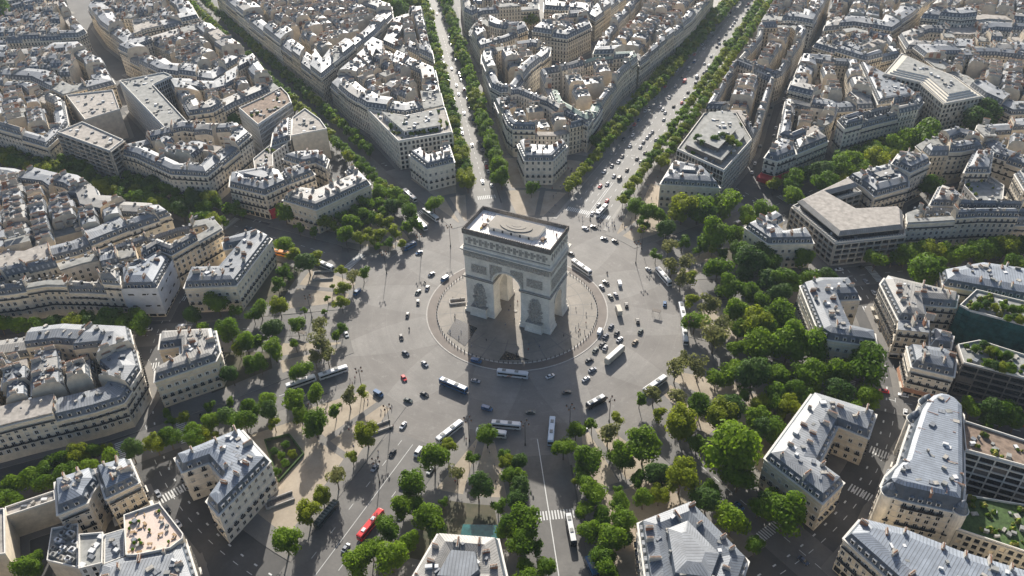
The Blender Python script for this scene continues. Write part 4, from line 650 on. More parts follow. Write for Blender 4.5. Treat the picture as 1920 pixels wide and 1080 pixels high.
    scatter('dormer',out,root,40)
    scatter('window',facade_windows(P,z,root,rnd,fh=4.4,sp=3.1,z0=1.2) if key[0]=='h' else facade_windows(P,z,root,rnd),root,100)
    # chimney stacks on the roof
    out=[]; Q=offset(P,2.6) or offset(P,1.5) or P; per=[]
    xs=[p[0] for p in P]; ys=[p[1] for p in P]; n=int(abs(area(P))/95)+3; t=0; got=[]
    while len(got)<n and t<400:
        t+=1; q=(rnd.uniform(min(xs),max(xs)),rnd.uniform(min(ys),max(ys)))
        if inside(Q,q) and pdist(P,q)<6.5 and all(math.hypot(q[0]-g_[0],q[1]-g_[1])>4.5 for g_ in got):
            got.append(q); bi=min(range(len(P)),key=lambda i:pdist([P[i-1],P[i]],q)); e=(Vector(P[bi])-Vector(P[bi-1])); ci=rnd.choice([0,0,1,2,3,3])
            out.append((CHB[ci],CH[ci],Vector((q[0],q[1],z+2.6))-O,math.atan2(e.y,e.x)+math.pi/2))
    for B_,me,l,rz in out: link('chimney',me,rf,l,rz)
    return root
def office(key,P,z,rnd,label,wallk='officew',roofk='flatgrey',name='office_building',cat='office building',real=True,fh=3.3,garden=0,parapet=1.):
    P=ccw(P); c=cen(P); root=empty(name,(c[0],c[1],0),label,cat,'buildings round the square'); M_=MB(); u=0
    for i in range(len(P)): u=M_.quadwall(P[i],P[(i+1)%len(P)],0,z,wallk,u)
    part('wall',M_,root); R_=MB(); I=offset(P,.35)
    if I:
        u=0
        for i in range(len(P)): j=(i+1)%len(P); R_.quadwall(P[i],P[j],z,z+parapet,'frame',0); R_.quadwall(I[j],I[i],z,z+parapet,'frame',0); R_.face([(*P[i],z+parapet),(*P[j],z+parapet),(*I[j],z+parapet),(*I[i],z+parapet)],'frame')
        R_.cap(I,z+.05,roofk)
    else: R_.cap(P,z,roofk)
    roofclutter(R_,offset(P,1.) or P,z,int(abs(area(P))/60)+2,rnd); part('roof',R_,root)
    if garden: roofgarden(root,offset(P,1.) or P,z+.1,garden,rnd)
    return root
# strip building: stations of (outer point, inner point)
def lot_parts(st,z,rnd,full,near,pal=None,d_out=True,flat=False):
    wi=rnd.randrange(5); zi=rnd.choice([0,0,1,2,3]); si=rnd.randrange(3); zk=pal or 'zinc%d'%zi; wk=('wall%d' if near else 'wallw%d')%wi; W_=MB(); Rf=MB(); Ch=[]; Wn=[]; Dm=[]
    n=len(st); O=[s[0] for s in st]; I=[s[1] for s in st]; dep=(Vector(O[0])-Vector(I[0])).length
    hm=rnd.choice([2.9,3.1,3.1,3.4]); rise=rnd.uniform(.5,1.5)
    u=rnd.random()*3
    for i in range(n-1): u=W_.quadwall(O[i],O[i+1],0,z,wk,u)
    for i in range(n-1,0,-1): u=W_.quadwall(I[i],I[i-1],0,z,wk,u)
    lerp=lambda a,b,t:(a[0]+(b[0]-a[0])*t,a[1]+(b[1]-a[1])*t)
    s1=1.4/max(dep,5)
    prof=[(0,0),(s1,hm),(.5,hm+rise),(1-s1*.8,hm),(1,0)] if not flat else [(0,0),(0.001,.9),(.5,.95),(.999,.9),(1,0)]
    for i in range(n-1):
        L=(Vector(O[i+1])-Vector(O[i])).length
        for j in range(4):
            (t0,h0),(t1,h1)=prof[j],prof[j+1]; a0,a1=lerp(O[i],I[i],t0),lerp(O[i+1],I[i+1],t0); b0,b1=lerp(O[i],I[i],t1),lerp(O[i+1],I[i+1],t1)
            k=('slate%d' if near else 'slatew%d')%si if j in(0,3) else zk
            if flat: k='flatroof' if wi%2 else 'flatgrey'
            v=(Vector(a0)-Vector(b0)).length
            Rf.face([(*a0,z+h0),(*a1,z+h0),(*b1,z+h1),(*b0,z+h1)],k,[(0,0),(L,0),(L,math.hypot(v,h1-h0)),(0,math.hypot(v,h1-h0))])
    for q,rev in ((0,True),(n-1,False)):   # party walls rise to the ridge
        pts=[(*O[q],0)]+[(*lerp(O[q],I[q],t),z+h+.25) for t,h in prof]+[(*I[q],0)]
        W_.face(pts if rev else pts[::-1],'gable',[(0,p[2]) if 0 else ((Vector(p[:2])-Vector(O[q])).length,p[2]) for p in (pts if rev else pts[::-1])])
    # chimney walls on the party line
    for q in (0,n-1) if rnd.random()<.55 else (0,):
        d=(Vector(I[q])-Vector(O[q])); rz=math.atan2(d.y,d.x)
        nb=1 if n<3 else 0; e=(Vector(O[1])-Vector(O[0])).normalized()*(.5 if q==0 else -.5)
        for t in ((.3,.7) if dep>9 else (.5,)):
            if rnd.random()<.95: c_=lerp(O[q],I[q],t); ci=rnd.choice([0,1,1,3]); Ch.append((ci,(c_[0]+e.x,c_[1]+e.y,z+hm-1.2+rise*.5),rz))
    # roof bits
    for j in range(rnd.randrange(5,10) if full else 4):
        t=rnd.uniform(.2,.8); s=rnd.uniform(.15,.85); i=rnd.randrange(n-1); p=lerp(lerp(O[i],I[i],t),lerp(O[i+1],I[i+1],t),s); hh=rnd.uniform(.5,1.6)
        Rf.box((p[0],p[1],z+hm+rise*(1-abs(t-.5)*2)+hh/2-.3),(rnd.uniform(.6,2.2),rnd.uniform(.5,1.5),hh),rnd.choice(['zinc1','zinc0','glass','flatgrey','render','slate0','slate1','cornicestone','zinc2']),u)
    if near:
        for poly_,sgn in ((O,1),(I[::-1],1)):
            for i in range(n-1):
                a,b=poly_[i],poly_[i+1]
                if facing(a,b): Wn.append((a,b))
    # cornice and balcony lines
    if full:
        for i in range(n-1):
            a,b=Vector(O[i]),Vector(O[i+1]); L=(b-a).length
            if L<2: continue
            e=(b-a)/L; nr=Vector((e.y,-e.x)); rz=math.atan2(e.y,e.x); m_=(a+b)/2
            q=m_+nr*.25; W_.box((q.x,q.y,z-.15),(L,.5,.3),'frame',rz)
            q=m_+nr*.4; W_.box((q.x,q.y,z-3.3),(L,.8,.16),'frame',rz); q=m_+nr*.78; W_.box((q.x,q.y,z-2.85),(L,.05,.8),'iron',rz)
            if near: q=m_+nr*.35; W_.box((q.x,q.y,7.2),(L,.7,.16),'frame',rz); q=m_+nr*.7; W_.box((q.x,q.y,7.7),(L,.05,.8),'iron',rz)
    return W_,Rf,Ch,Wn
LOTS=[]
def block(key,P,z,k,rnd):
    P=ccw(P); D=k.get('d',14.0)
    I=None
    for d in (D,D*.85,D*.7,D*.55,D*.4):
        I=offset(P,d)
        if I: break
    if not I: LOTS.append(dict(key=key,poly=P,z=z,k=k)); return
    n=len(P)
    # cut points along each edge, merging the corners
    segs=[]
    for i in range(n):
        a,b=Vector(P[i]),Vector(P[(i+1)%n]); ia,ib=Vector(I[i]),Vector(I[(i+1)%n]); L=(b-a).length; far=proj(*cen(P))[2]
        wd=rnd.uniform(13,17) if far<450 else rnd.uniform(14,20); m_=max(1,round(L/wd)); segs.append((a,b,ia,ib,m_))
    cuts=[]
    for i,(a,b,ia,ib,m_) in enumerate(segs):
        js=[j/m_ for j in range(1,m_)] if m_>1 else ([.5] if (b-a).length>14 else [])
        for t in js:
            t2=t+rnd.uniform(-.12,.12)/m_ ; cuts.append((i,t2))
    if len(cuts)<2: LOTS.append(dict(key=key,poly=P,z=z,k=k)); return
    for q in range(len(cuts)):
        (i,t),(j,s)=cuts[q],cuts[(q+1)%len(cuts)]; fd=rnd.choice([.72,.85,1,1,1.12,1.3]); at=lambda i,t:(tuple(segs[i][0].lerp(segs[i][1],t)),tuple(segs[i][0].lerp(segs[i][1],t).lerp(segs[i][2].lerp(segs[i][3],t),fd)))
        st=[at(i,t)]; c_=i
        while c_!=j or (q==len(cuts)-1 and c_==i and len(st)==1 and n>1 and i!=j):
            c_=(c_+1)%n; st.append((P[c_],tuple(Vector(P[c_]).lerp(Vector(I[c_]),min(fd,1)))))
            if len(st)>8: break
        st.append(at(j,s)); LOTS.append(dict(key=key,st=st,z=z+rnd.choice([-4,-2.6,-1.2,-.5,0,0,.6,1.2,2.4,3]),k=k,out=True))
    # courtyard wings
    J=I
    a=max(range(n),key=lambda i:(Vector(P[i])-Vector(P[i-1])).length); e=(Vector(P[a])-Vector(P[a-1])).normalized(); f=Vector((-e.y,e.x)); c0=Vector(cen(I))
    for v in range(-16,17):
        dy=rnd.uniform(4.3,5.5); off=rnd.uniform(-3,3); deep=rnd.random()<.3
        for u in range(-26,27):
            if rnd.random()<.09: continue
            q=c0+e*(u*8.6+off)+f*(v*12.0); dx=4.28; ddy=dy+(rnd.uniform(.5,1.6) if rnd.random()<.4 else 0)+(1.2 if deep else 0)
            ok_=False
            for sc_ in (1,.75):
                C4=[q-e*dx-f*ddy*sc_,q+e*dx-f*ddy*sc_,q+e*dx+f*ddy*sc_,q-e*dx+f*ddy*sc_]
                if all(inside(J,x) for x in C4): ok_=True; break
            if ok_:
                LOTS.append(dict(key=key,st=[(tuple(C4[0]),tuple(C4[3])),(tuple(C4[1]),tuple(C4[2]))],z=z+rnd.choice([-5,-2,-1,-.5,0,.5,1,1.5]),k=k,out=False))
                if v%2==0 and rnd.random()<.4:   # link wing across the court
                    q2=q+f*6.0; C4=[q2-e*3-f*2.4,q2+e*3-f*2.4,q2+e*3+f*2.4,q2-e*3+f*2.4]
                    if all(inside(J,x) for x in C4): LOTS.append(dict(key=key,st=[(tuple(C4[0]),tuple(C4[3])),(tuple(C4[1]),tuple(C4[2]))],z=z+rnd.choice([-9,-6,-3,-1]),k=k,out=False))
# ---------------------------------------------------------------- buildings
rnd=random.Random(11)
LAB={'hA':'pale stone mansion open to a court, grey zinc roof, between red-bus and green-kiosk avenues','hB':'stone mansion with notched west court between the green-kiosk and tarpaulin avenues','hC':'long L-shaped stone mansion facing the wrapped building across the left street','hD':'long pale mansion with two-armed roof beside the red corner awning','hE':'small grey-roofed mansion below the roof-garden building','hF':'small stone mansion alone at the sharp corner left of the widest avenue','hG':'small stone mansion in front of the glass-fronted building','hH':'stone mansion with parasols behind it, in front of the ribbed grey office','hI':'L-shaped stone mansion with dormers, left of the curving right-hand street','hJ':'C-shaped stone mansion with silvery zinc roof round a court, left of the round-cornered building','hK':'brownish-roofed stone mansion at the bottom edge among dense trees','hL':'slate and zinc mansion at the bottom edge below the red bus',
'tarp':'corner building wrapped in pale blue-white tarpaulin at the left crossing','n1':'dormered zinc-roofed building in the bottom right corner','rot':'cream building with rounded corner turrets and silvery zinc roof','modG':'dark glazed office with pale grid and planted deck beside the turreted building','modL':'low cream gridded annex with yellow and green planted roof','m8':'pale blue-roofed building at the right edge behind the big round tree','m4a':'dormered stone house along the curving right street, opposite the L-shaped mansion','m4b':'slate mansard house at the lower end of the dormered row','m4c':'low plain grey zinc-roofed wing tucked behind the mansard house','m5':'stone corner house with orange ground floor awnings above the turreted building','teal':'teal glass office with hedged roof garden','dark':'dark glass office with bushy roof terrace and yellow shrubs','office':'ribbed grey stone office with wide overhanging roof round a court','mrow':'brown and white roofed house behind the ribbed office','mtall':'tall narrow house with blank side wall and green terrace','twr':'tall cream blind-walled house in the right-hand block','grn':'low building with planted flat roof in the right-hand courtyard','tri':'wedge-shaped cream house with dormers in the right-hand courtyard','cr2':'pale gridded house at the right edge below the curved terrace','n2a':'zinc-roofed house with blind yellow wall, west half, lower left','n2b':'striped zinc-roofed corner house by the lower left crossing','n5':'low long pale-roofed range over the sandy courtyard, lower left','n5b':'low flat building at the left edge by the sandy courtyard','n4':'grey flat roof with three white skylights, lower left','n4b':'narrow zinc shed roof beside the pink roof terrace','mech':'roof crowded with white air handling machines, lower left','terr':'pinkish roof terrace with benches, pots and parasols, lower left','n3b':'mansard house below the pinkish roof terrace at the bottom edge','bk_a':'cream corner building with dark mansard above the red awning','bk_b':'cream house with blue dormers joined to the red-awning corner','bk_c':'small stone house tucked behind the two-armed mansion','bk_d':'large blind-walled flat building with small vents, upper left middle','bk_e':'white stepped modern house with green balconies','bk_f':'curved-roofed house between blind wall and white stepped house','slab':'long white-edged modern slab with dark glass side, upper left','balc':'dark balconied modern block above the darkest avenue','terd':'dark vertical-slatted block with brown roof terrace','cream':'cream blind building beside the white-edged slab','gard':'white stone building with lawn and cypresses on its roof','glass':'glass-fronted stepped building with trees on its roof by the widest avenue','redc':'corner building over a bright red ground floor awning','redd':'brick-banded house next to the red awning corner','stepw':'large cream gridded office with stepped white floors, upper right'}
def near(P): return min(proj(*p)[2] for p in P)<560
for key,kind,P,z,k in BLD:
    P=ccw(P); lab=LAB.get(key,key)
    if kind=='H': root=house(key,P,z,rnd,k,lab,'town mansion' if key[0]=='h' else 'apartment building','stone_mansion' if key[0]=='h' else 'apartment_building'); NB[key]=root
    elif kind=='B': block(key,P,z,k,rnd)
    elif kind=='F':
        root=office(key,P,z,rnd,lab,'gable' if key in('bk_d','cream','n5','n5b') else 'whitew','flatgrey' if key=='grn' else 'flatroof' if key!='n4' else 'flatgrey',name='flat_roofed_building',cat='building',garden=6 if key in('bk_e','grn') else 0)
        if k.get('sky'):
            c=cen(P)
            for j in range(3): M_=MB(); M_.box((c[0]-1+j*1.6,c[1]+5.5-j*5.6,z+.5),(2.2,1.8,.7),'white',.15); part('skylight',M_,root)
    elif kind=='Z': office(key,P,z,rnd,lab,'gable','zinc0',name='low_building',cat='building',parapet=.1)
    elif kind=='M':
        root=office(key,P,z,rnd,lab,'gable','flatgrey',name='machine_roofed_building',cat='building'); Q=offset(P,1) or P; xs=[p[0] for p in P]; ys=[p[1] for p in P]; n=0
        for i in range(300):
            q=(rnd.uniform(min(xs),max(xs)),rnd.uniform(min(ys),max(ys)))
            if inside(Q,q) and n<26:
                M_=MB(); h=rnd.uniform(.8,2); M_.box((*q,z+h/2),(rnd.uniform(1,2.8),rnd.uniform(1,2),h),rnd.choice(['white','cornicestone','flatgrey','white']),.1); M_.cyl((q[0],q[1],z+h),(q[0],q[1],z+h+.25),.5,.5,'iron',8); part('air_conditioner',M_,root); n+=1
    elif kind=='R':
        root=office(key,P,z,rnd,lab,'gable','terrace',name='roof_terrace_building',cat='building',parapet=1.0)
        for i,(u,v) in enumerate([(.25,.3),(.35,.62),(.7,.75),(.8,.55),(.55,.25),(.45,.8)]):
            xs=[p[0] for p in P]; ys=[p[1] for p in P]
        Q=offset(P,1.) or P; n=0
        for i in range(400):
            q=(rnd.uniform(min(xs),max(xs)),rnd.uniform(min(ys),max(ys)))
            if inside(Q,q) and n<30:
                M_=MB(); n+=1
                if n%3==0:
                    M_.cyl((*q,z),(*q,z+.6),.3,.35,'pot',8); M_.ico((*q,z+.95),(.55,.55,.6),'leaf0',2,.15); part('potted_shrub',M_,root)
                elif n%3==1:
                    M_.box((*q,z+.75),(1.8,.9,.08),'wood',n); 
                    for s in(-1,1): M_.box((q[0]+s*.6*math.cos(n),q[1]+s*.6*math.sin(n),z+.37),(.1,.7,.7),'iron',n)
                    part('table',M_,root)
                else:
                    M_.box((*q,z+.45),(1.8,.4,.08),'wood',n*1.3); M_.box((*q,z+.22),(1.5,.1,.4),'iron',n*1.3); part('bench',M_,root)
    elif kind=='T':
        root=house(key,P,z,rnd,{'col':'pale'},lab)
        M_=MB(); Q=offset(P,-.9)
        for i in range(len(Q)):
            a,b=Q[i],Q[(i+1)%len(Q)]
            if facing(P[i],P[(i+1)%len(P)]) and (Vector(a)-Vector(b)).length>6:
                n=int((Vector(a)-Vector(b)).length/2.2)+1
                for j in range(n):
                    p0=Vector(a).lerp(Vector(b),j/n); p1=Vector(a).lerp(Vector(b),(j+1)/n); w0=.12*math.sin(j*2.1); w1=.12*math.sin(j*2.1+2.1); e=(p1-p0).normalized(); nr=Vector((e.y,-e.x))
                    for zq in range(5): 
                        z0,z1=2.6+(z-1.6)*zq/5,2.6+(z-1.6)*(zq+1)/5; s0,s1=.1*math.sin(zq*2.7+j),.1*math.sin(zq*2.7+2.7+j)
                        M_.face([(*(p0+nr*(w0+s0)),z0),(*(p1+nr*(w1+s0)),z0),(*(p1+nr*(w1+s1)),z1),(*(p0+nr*(w0+s1)),z1)],'tarp')
        part('tarpaulin',M_,root)
    elif kind in('G','L','E','E2','O','S','D','N','K','Y','W'):
        wk={'G':'stonedark','L':'wall1','E':'teal','E2':'stonedark','O':'stonedark','S':'stonedark','D':'stonedark','N':'stonedark','K':'wall3','Y':'stonedark','W':'wall3'}[kind]
        rk={'G':'flatbrown','L':'hedge','E':'flatgrey','E2':'flatgrey','O':'zinc2','S':'flatgrey','D':'flatroof','N':'flatbrown','K':'flatroof','Y':'flatgrey','W':'cream'}[kind]
        root=office(key,P,z,rnd,lab,wk,rk,garden={'G':10,'L':30,'E':34,'E2':30,'N':8,'K':26,'Y':26}.get(kind,0))
        # floor bands, piers and glazing strips in front of a dark core
        fh=3.3 if kind not in('D',) else 2.9; bk={'G':'officestone','E':'teal','E2':'stonedark','S':'white','D':'cornicestone','N':'white','Y':'frame','K':'wall3','W':'cream','O':'render','L':'cream'}.get(kind,'cream')
        if bk=='officestone': bk='frame'
        for i in range(len(P)):
            a,b=Vector(P[i]),Vector(P[(i+1)%len(P)]); L=(b-a).length
            if L<3 or not facing(a,b): continue
            M_=MB(); G_=MB(); e=(b-a)/L; nr=Vector((e.y,-e.x)); rz=math.atan2(e.y,e.x); m_=(a+b)/2; nf=int(z/fh); sp={'G':5.2,'O':4.2,'S':2.0,'D':6,'N':1.3,'K':2.7,'Y':2.4,'W':3.0,'L':2.6,'E':2.2,'E2':6}[kind]; dp={'O':1.0,'D':1.2,'S':.5}.get(kind,.45)
            for f in range(nf+1):
                q=m_+nr*dp/2; zz=z-f*fh-.25; 
                if zz<.5: break
                M_.box((q.x,q.y,zz),(L+.2,dp,.95 if kind in('K','W','L') else (.6 if kind not in 'EY' else .25)),bk,rz)
            n=max(1,int(L/sp))
            for j in range(n+1):
                q=a+e*(L*j/n)+nr*(dp/2-.02); M_.box((q.x,q.y,z/2),({'K':1.1,'W':1.2,'L':1.0,'N':.35,'E':.12,'Y':.18}.get(kind,.5),dp-.06,z),bk,rz)
            q=m_+nr*.06; 
            for f in range(nf): 
                zz=z-f*fh-1.9
                for j in range(n):
                    q=a+e*(L*(j+.5)/n)+nr*.06
                    if zz>1.2 and rnd.random()<.9: G_.box((q.x,q.y,zz),(L/n-.3,.05,fh-1.1),'glass' if kind not in('E',) else 'teal',rz)
            if M_.v: part('facade_grid',M_,root)
            if G_.v: part('glazing',G_,root)
        if kind=='O':
            I=offset(P,3.2)
            if I:
                M_=MB(); M_.prism(I,z,z+3.4,'glass'); A=offset(P,1.6); B1=offset(P,5.5) or offset(P,4.5) or offset(P,3.6) or offset(P,2.8)
                if A and B1:
                    M_.prism(A,z+3.4,z+3.8,'flatroof')
                    for i in range(len(P)): j=(i+1)%len(P); M_.quadwall(A[i],A[j],z+3.81,z+5.6,'zinc2',0,B1[i],B1[j])
                    M_.cap(B1,z+5.6,'flatroof')
                part('upper_storey',M_,root)
            M_=MB()
            for i in range(len(P)):
                a,b=Vector(P[i]),Vector(P[(i+1)%len(P)]); e=b-a; n=int(e.length/1.4)
                if facing(a,b):
                    for j in range(n): q=a+e*((j+.5)/n); M_.box((q.x,q.y,z+1.2),(.35,1.5,.35),'frame',math.atan2(e.y,e.x))
            part('parapet_blocks',M_,root)
        if kind in 'KYW':
            lv=[(4.5,3.3),(10,3.2)] if kind=='Y' else [(7,3.3)]; zq=z
            for dd,hh in lv:
                I=offset(P,dd) or offset(P,dd*.7)
                if I:
                    M_=MB(); M_.prism(I,zq,zq+hh,'stonedark' if kind=='Y' else 'whitew','flatgrey'); M_.prism(offset(I,-.5) or I,zq+hh,zq+hh+.3,'cornicestone','flatgrey'); roofclutter(M_,I,zq+hh+.3,16 if dd>5 else 6,rnd); part('set_back_storey',M_,root); zq+=hh
            if kind=='W':
                for q in range(4):
                    I=offset(P,1.5+q*1.6)
                    if I: M_=MB(); M_.prism(I,z+q*.01,z+1.1*(q+1)*.8,'white','cream'); part('stepped_storey',M_,root)
        NB[key]=root
# rotunda turrets
def turret(root,x,y,r,z0,z1,cone):
    M_=MB(); M_.cyl((x,y,z0),(x,y,z1),r,r,'wall3',16); M_.cyl((x,y,z1),(x,y,z1+.3),r+.3,r+.3,'frame',16); M_.cyl((x,y,z1+.3),(x,y,z1+.3+cone*.55),r,r*.62,'slate0',16); M_.cyl((x,y,z1+.3+cone*.55),(x,y,z1+.3+cone),r*.62,.1,'zinc1',16); part('turret',M_,root)
ROT=ccw([b[2] for b in BLD if b[0]=='rot'][0]); rr_=NB['rot']
for (qx,qy) in ([b[2] for b in BLD if b[0]=='rot'][0][1],[b[2] for b in BLD if b[0]=='rot'][0][4],[b[2] for b in BLD if b[0]=='rot'][0][12],[b[2] for b in BLD if b[0]=='rot'][0][10]):
    c=cen(ROT); v=Vector((c[0]-qx,c[1]-qy)).normalized()*1.6; turret(rr_,qx+v.x,qy+v.y,2.6,0,20.3,5.)
# awnings
def awning(root,P,i0s,k='red',dep=2.6):
    M_=MB()
    for i in i0s:
        a,b=Vector(P[i]),Vector(P[(i+1)%len(P)]); e=(b-a).normalized(); nr=Vector((e.y,-e.x)); A,B=a+nr*dep-e*dep*.3,b+nr*dep+e*dep*.3
        T_=7.2 if dep>3 else 4.4; M_.face([(*a,T_),(*A,T_-2),(*B,T_-2),(*b,T_)],k); M_.face([(*A,T_-2),(*A,2.4),(*B,2.4),(*B,T_-2)],k); M_.face([(*a,T_),(*b,T_),(*b,T_-.3),(*a,T_-.3)],k)
    part('awning',M_,root)
for key,L in (('redc',None),('bk_a',None),('m5','o')):
    P=ccw([b[2] for b in BLD if b[0]==key][0]); es=[i for i in range(len(P)) if facing(P[i],P[(i+1)%len(P)]) and (Vector(P[i])-Vector(P[(i+1)%len(P)])).length>5]
    if key=='bk_a': es=sorted(es,key=lambda i:-cen([P[i],P[(i+1)%len(P)]])[0])[:1]
    awning(NB[key],P,es,'red' if L is None else 'pot',4.0 if L is None else .8)
# the city blocks: the 300 lots that show largest are things, the rest one mass
def lotc(l): 
    pts=l.get('poly') or [p for s in l['st'] for p in s]; return cen(pts)
keep=[]
for l in LOTS:
    c=lotc(l); px,py,d=proj(c[0],c[1],l['z']); 
    pts=l.get('poly') or [s[0] for s in l['st']]+[s[1] for s in l['st']][::-1]; l['c']=c; l['d']=d
    if not(-90<px<2010 and -40<py<1150): continue
    l['size']=abs(area(pts))**.5/d*(1.25 if l.get('out') else 1); keep.append(l)
keep.sort(key=lambda l:-l['size']); far_=keep[245:]; keep=keep[:245]
cnt={}
for l in sorted(keep,key=lambda l:math.hypot(*l['c'])):
    s,b,r=sector(*l['c']); cnt[s]=cnt.get(s,0)+1; l['n']=cnt[s]; l['s']=s
RW={'zinc0':'pale grey','zinc1':'mid grey','zinc2':'warm grey','zinc3':'dark grey'}
for l in keep:
    r2=random.Random(hash((round(l['c'][0],1),round(l['c'][1],1)))&0xffff); nr_=l['d']<560; z=l['z']
    lab='%s nearest the arch between the %s'%(ordn(l['n']),between(l['s']))
    if 'poly' in l: house('b',l['poly'],z,r2,l['k'],'grey-roofed stone house, '+lab); continue
    flat=r2.random()<.10
    W_,Rf,Ch,Wn=lot_parts(l['st'],z,r2,True,nr_,l['k'].get('col') if l['k'].get('col')=='copper' and r2.random()<.75 else None,True,flat)
    root=empty('apartment_building',(l['c'][0],l['c'][1],0),('flat-roofed ' if flat else 'zinc-roofed ')+'stone house, '+lab,'apartment building','houses of the city blocks')
    part('wall',W_,root); rf=part('roof',Rf,root); O=Vector(root.location)
    for ci,q,rz in Ch: link('chimney',CH[ci],rf,Vector(q)-O,rz)
    wins=[]
    for a,b in Wn: wins+=facade_windows([a,b],z,root,r2,z0=1.2 if not l['out'] else 4.2,edges=[0])
    if nr_: wins=[w_ for w_ in wins if True]
    scatter('window',wins,root,60 if l['d']<480 else 40)
    if nr_ and not flat:
        out=[]
        for a,b in Wn:
            e=Vector(b)-Vector(a); L=e.length; e/=L; nr=Vector((e.y,-e.x)); n=max(1,int(L/3)); rz=math.atan2(nr.y,nr.x)-math.pi/2
            for j in range(n): x=Vector(a)+e*(L*(j+.5)/n)-nr*.5; out.append((DORB,DOR,Vector((x.x,x.y,z+.4))-O,rz))
        scatter('dormer',out,rf,30)
# the blocks that carry on beyond the frame, for views from a step aside
off=len(LOTS); HPX=[ccw(b[2]) for b in BLD]
for i in range(1,9):
    b0,b1=AV[i][0],AV[i+1][0]; rmax=max([math.hypot(*p) for P in HPX for p in P if sector(*p)[0]==i and math.hypot(*p)<420]+[186])
    for r0,r1 in ((rmax+14,rmax+84),(rmax+98,rmax+165)):
        m0,m1=math.degrees(14/r0),math.degrees(14/r1); mid=(b0+b1)/2
        for c0,c1 in ((b0+m0,mid-m0/2),(mid+m0/2,b1-m0)): block('x',[pol(r0,c0),pol(r0,c1),pol(r1,c1+(m0-m1)*.0),pol(r1,c0)],18,{'d':14},rnd)
def hidden(l):
    pts=l.get('poly') or [p for s in l['st'] for p in s]
    return all(not(-15<proj(x,y,z)[0]<1935 and -15<proj(x,y,z)[1]<1095) for x,y in pts for z in (0,12,25)) and not any(inside(P,q) for P in HPX for q in pts)
far_+=[l for l in LOTS[off:] if hidden(l)]
for l in far_:
    if 'c' not in l: l['c']=lotc(l)
M_=MB()
for l in far_:
    r2=random.Random(int(l['c'][0]*13+l['c'][1]*7)&0xffff)
    if 'poly' in l: st=[(l['poly'][0],l['poly'][-1]),(l['poly'][1],l['poly'][-2])]
    else: st=l['st']
    W_,Rf,Ch,Wn=lot_parts(st,l['z'],r2,False,False,None,True,r2.random()<.2); M_.add(W_); M_.add(Rf)
    for ci,q,rz in Ch: M_.add(CHB[ci],Matrix.Translation(q)@Matrix.Rotation(rz,4,'Z'))
if M_.v:
    o=link('distant_houses',M_.mesh('distant_houses')); tag(o,'mass of smaller grey-roofed houses filling the courts and far blocks','houses'); o['kind']='stuff'
print('LOTS',len(LOTS),'kept',len(keep),'far',len(far_))
# ---------------------------------------------------------------- trees
def crown_mb(seed,nq,nl,leafk,core=.8,sparse=False):
    r=random.Random(seed); b=MB(); lobes=[]
    for i in range(nl):
        a=r.uniform(0,6.28); rr=r.uniform(.15,.68) if i else 0; z=r.uniform(-.45,.55); s=r.uniform(.30,.52)*(1-.25*abs(z)); lobes.append((Vector((math.cos(a)*rr*(1-.3*max(0,z)),math.sin(a)*rr*(1-.3*max(0,z)),z)),s))
    if not sparse:
        for c,s in lobes: b.ico(c,(s*core,s*core,s*core*.85),leafk,1,.18)
    for i in range(nq):
        c,s=lobes[r.randrange(nl)]; d=Vector((r.gauss(0,1),r.gauss(0,1),r.gauss(.25,1))).normalized(); p=c+d*s*r.uniform(.78,1.12); p.z*=.95
        nrm=(d+Vector((r.uniform(-.7,.7),r.uniform(-.7,.7),r.uniform(-.3,.9)))).normalized(); x=nrm.orthogonal().normalized(); x=Matrix.Rotation(r.uniform(0,6.28),3,nrm)@x; y=nrm.cross(x); q=r.uniform(.028,.062)*(1.7 if nq<600 else (1.45 if sparse else 1.12))
        b.face([p-x*q-y*q*.6,p+x*q-y*q*.5,p+x*q*.7+y*q,p-x*q*.8+y*q*.7],leafk,[(0,0)]*4)
    return b
CR=[crown_mb(s,3600,14+s%4,'leaf%d'%(0,2,4,3,0,2,0)[s%7],.62+.06*(s%2)) for s in (1,2,3,4,5,6,7)]; CRS=[crown_mb(s,900,11,'leaf1',.8,True) for s in (11,12)]; CRL=[crown_mb(s,520,8,'leaf%d'%(0,2,3)[s%3]) for s in (21,22,23)]
CRM=[b.mesh('crown') for b in CR]; CRSM=[b.mesh('crown') for b in CRS]; CRLM=[b.mesh('crown') for b in CRL]
def trunk_mb(seed):
    r=random.Random(seed); b=MB(); b.cyl((0,0,0),(0.02,0,.55),.045,.03,'bark',7); 
    for i in range(5):
        a=i*1.26+r.random(); t=Vector((math.cos(a)*.42,math.sin(a)*.42,r.uniform(.9,1.25))); m=Vector((math.cos(a)*.16,math.sin(a)*.16,.72)); b.cyl((0.02,0,.5),m,.024,.017,'bark',5); b.cyl(m,t,.017,.006,'bark',5)
    return b
TK=[trunk_mb(s) for s in (1,2,3)]; TKM=[b.mesh('trunk') for b in TK]
ALLT=[]
for x,y,r,k in TREES: ALLT.append([x,y,r,k,'garden'])
def row(b,o,r0,r1,step,R_,name,k=0,dj=0.):
    d=Vector(pol(1,b)); s=Vector((d.y,-d.x)); r=r0; rn=random.Random(len(ALLT)+int(b))
    while r<r1:
        oo=o(r) if callable(o) else o; p=d*(r+rn.uniform(-1,1)*dj)+s*(oo+rn.uniform(-.6,.6)*dj); R2=R_*rn.uniform(.85,1.15)
        if all(math.hypot(p.x-t[0],p.y-t[1])>(R2+t[2])*.55 for t in ALLT): ALLT.append([p.x,p.y,R2,k,name])
        r+=step*rn.uniform(.9,1.1)
near_=lambda r:-17.5+max(0,r-150)*.033
row(0,near_,112,620,7.0,3.7,'inner left row of the widest avenue'); row(0,lambda r:near_(r)-7,175,620,7.0,3.7,'outer left row of the widest avenue')
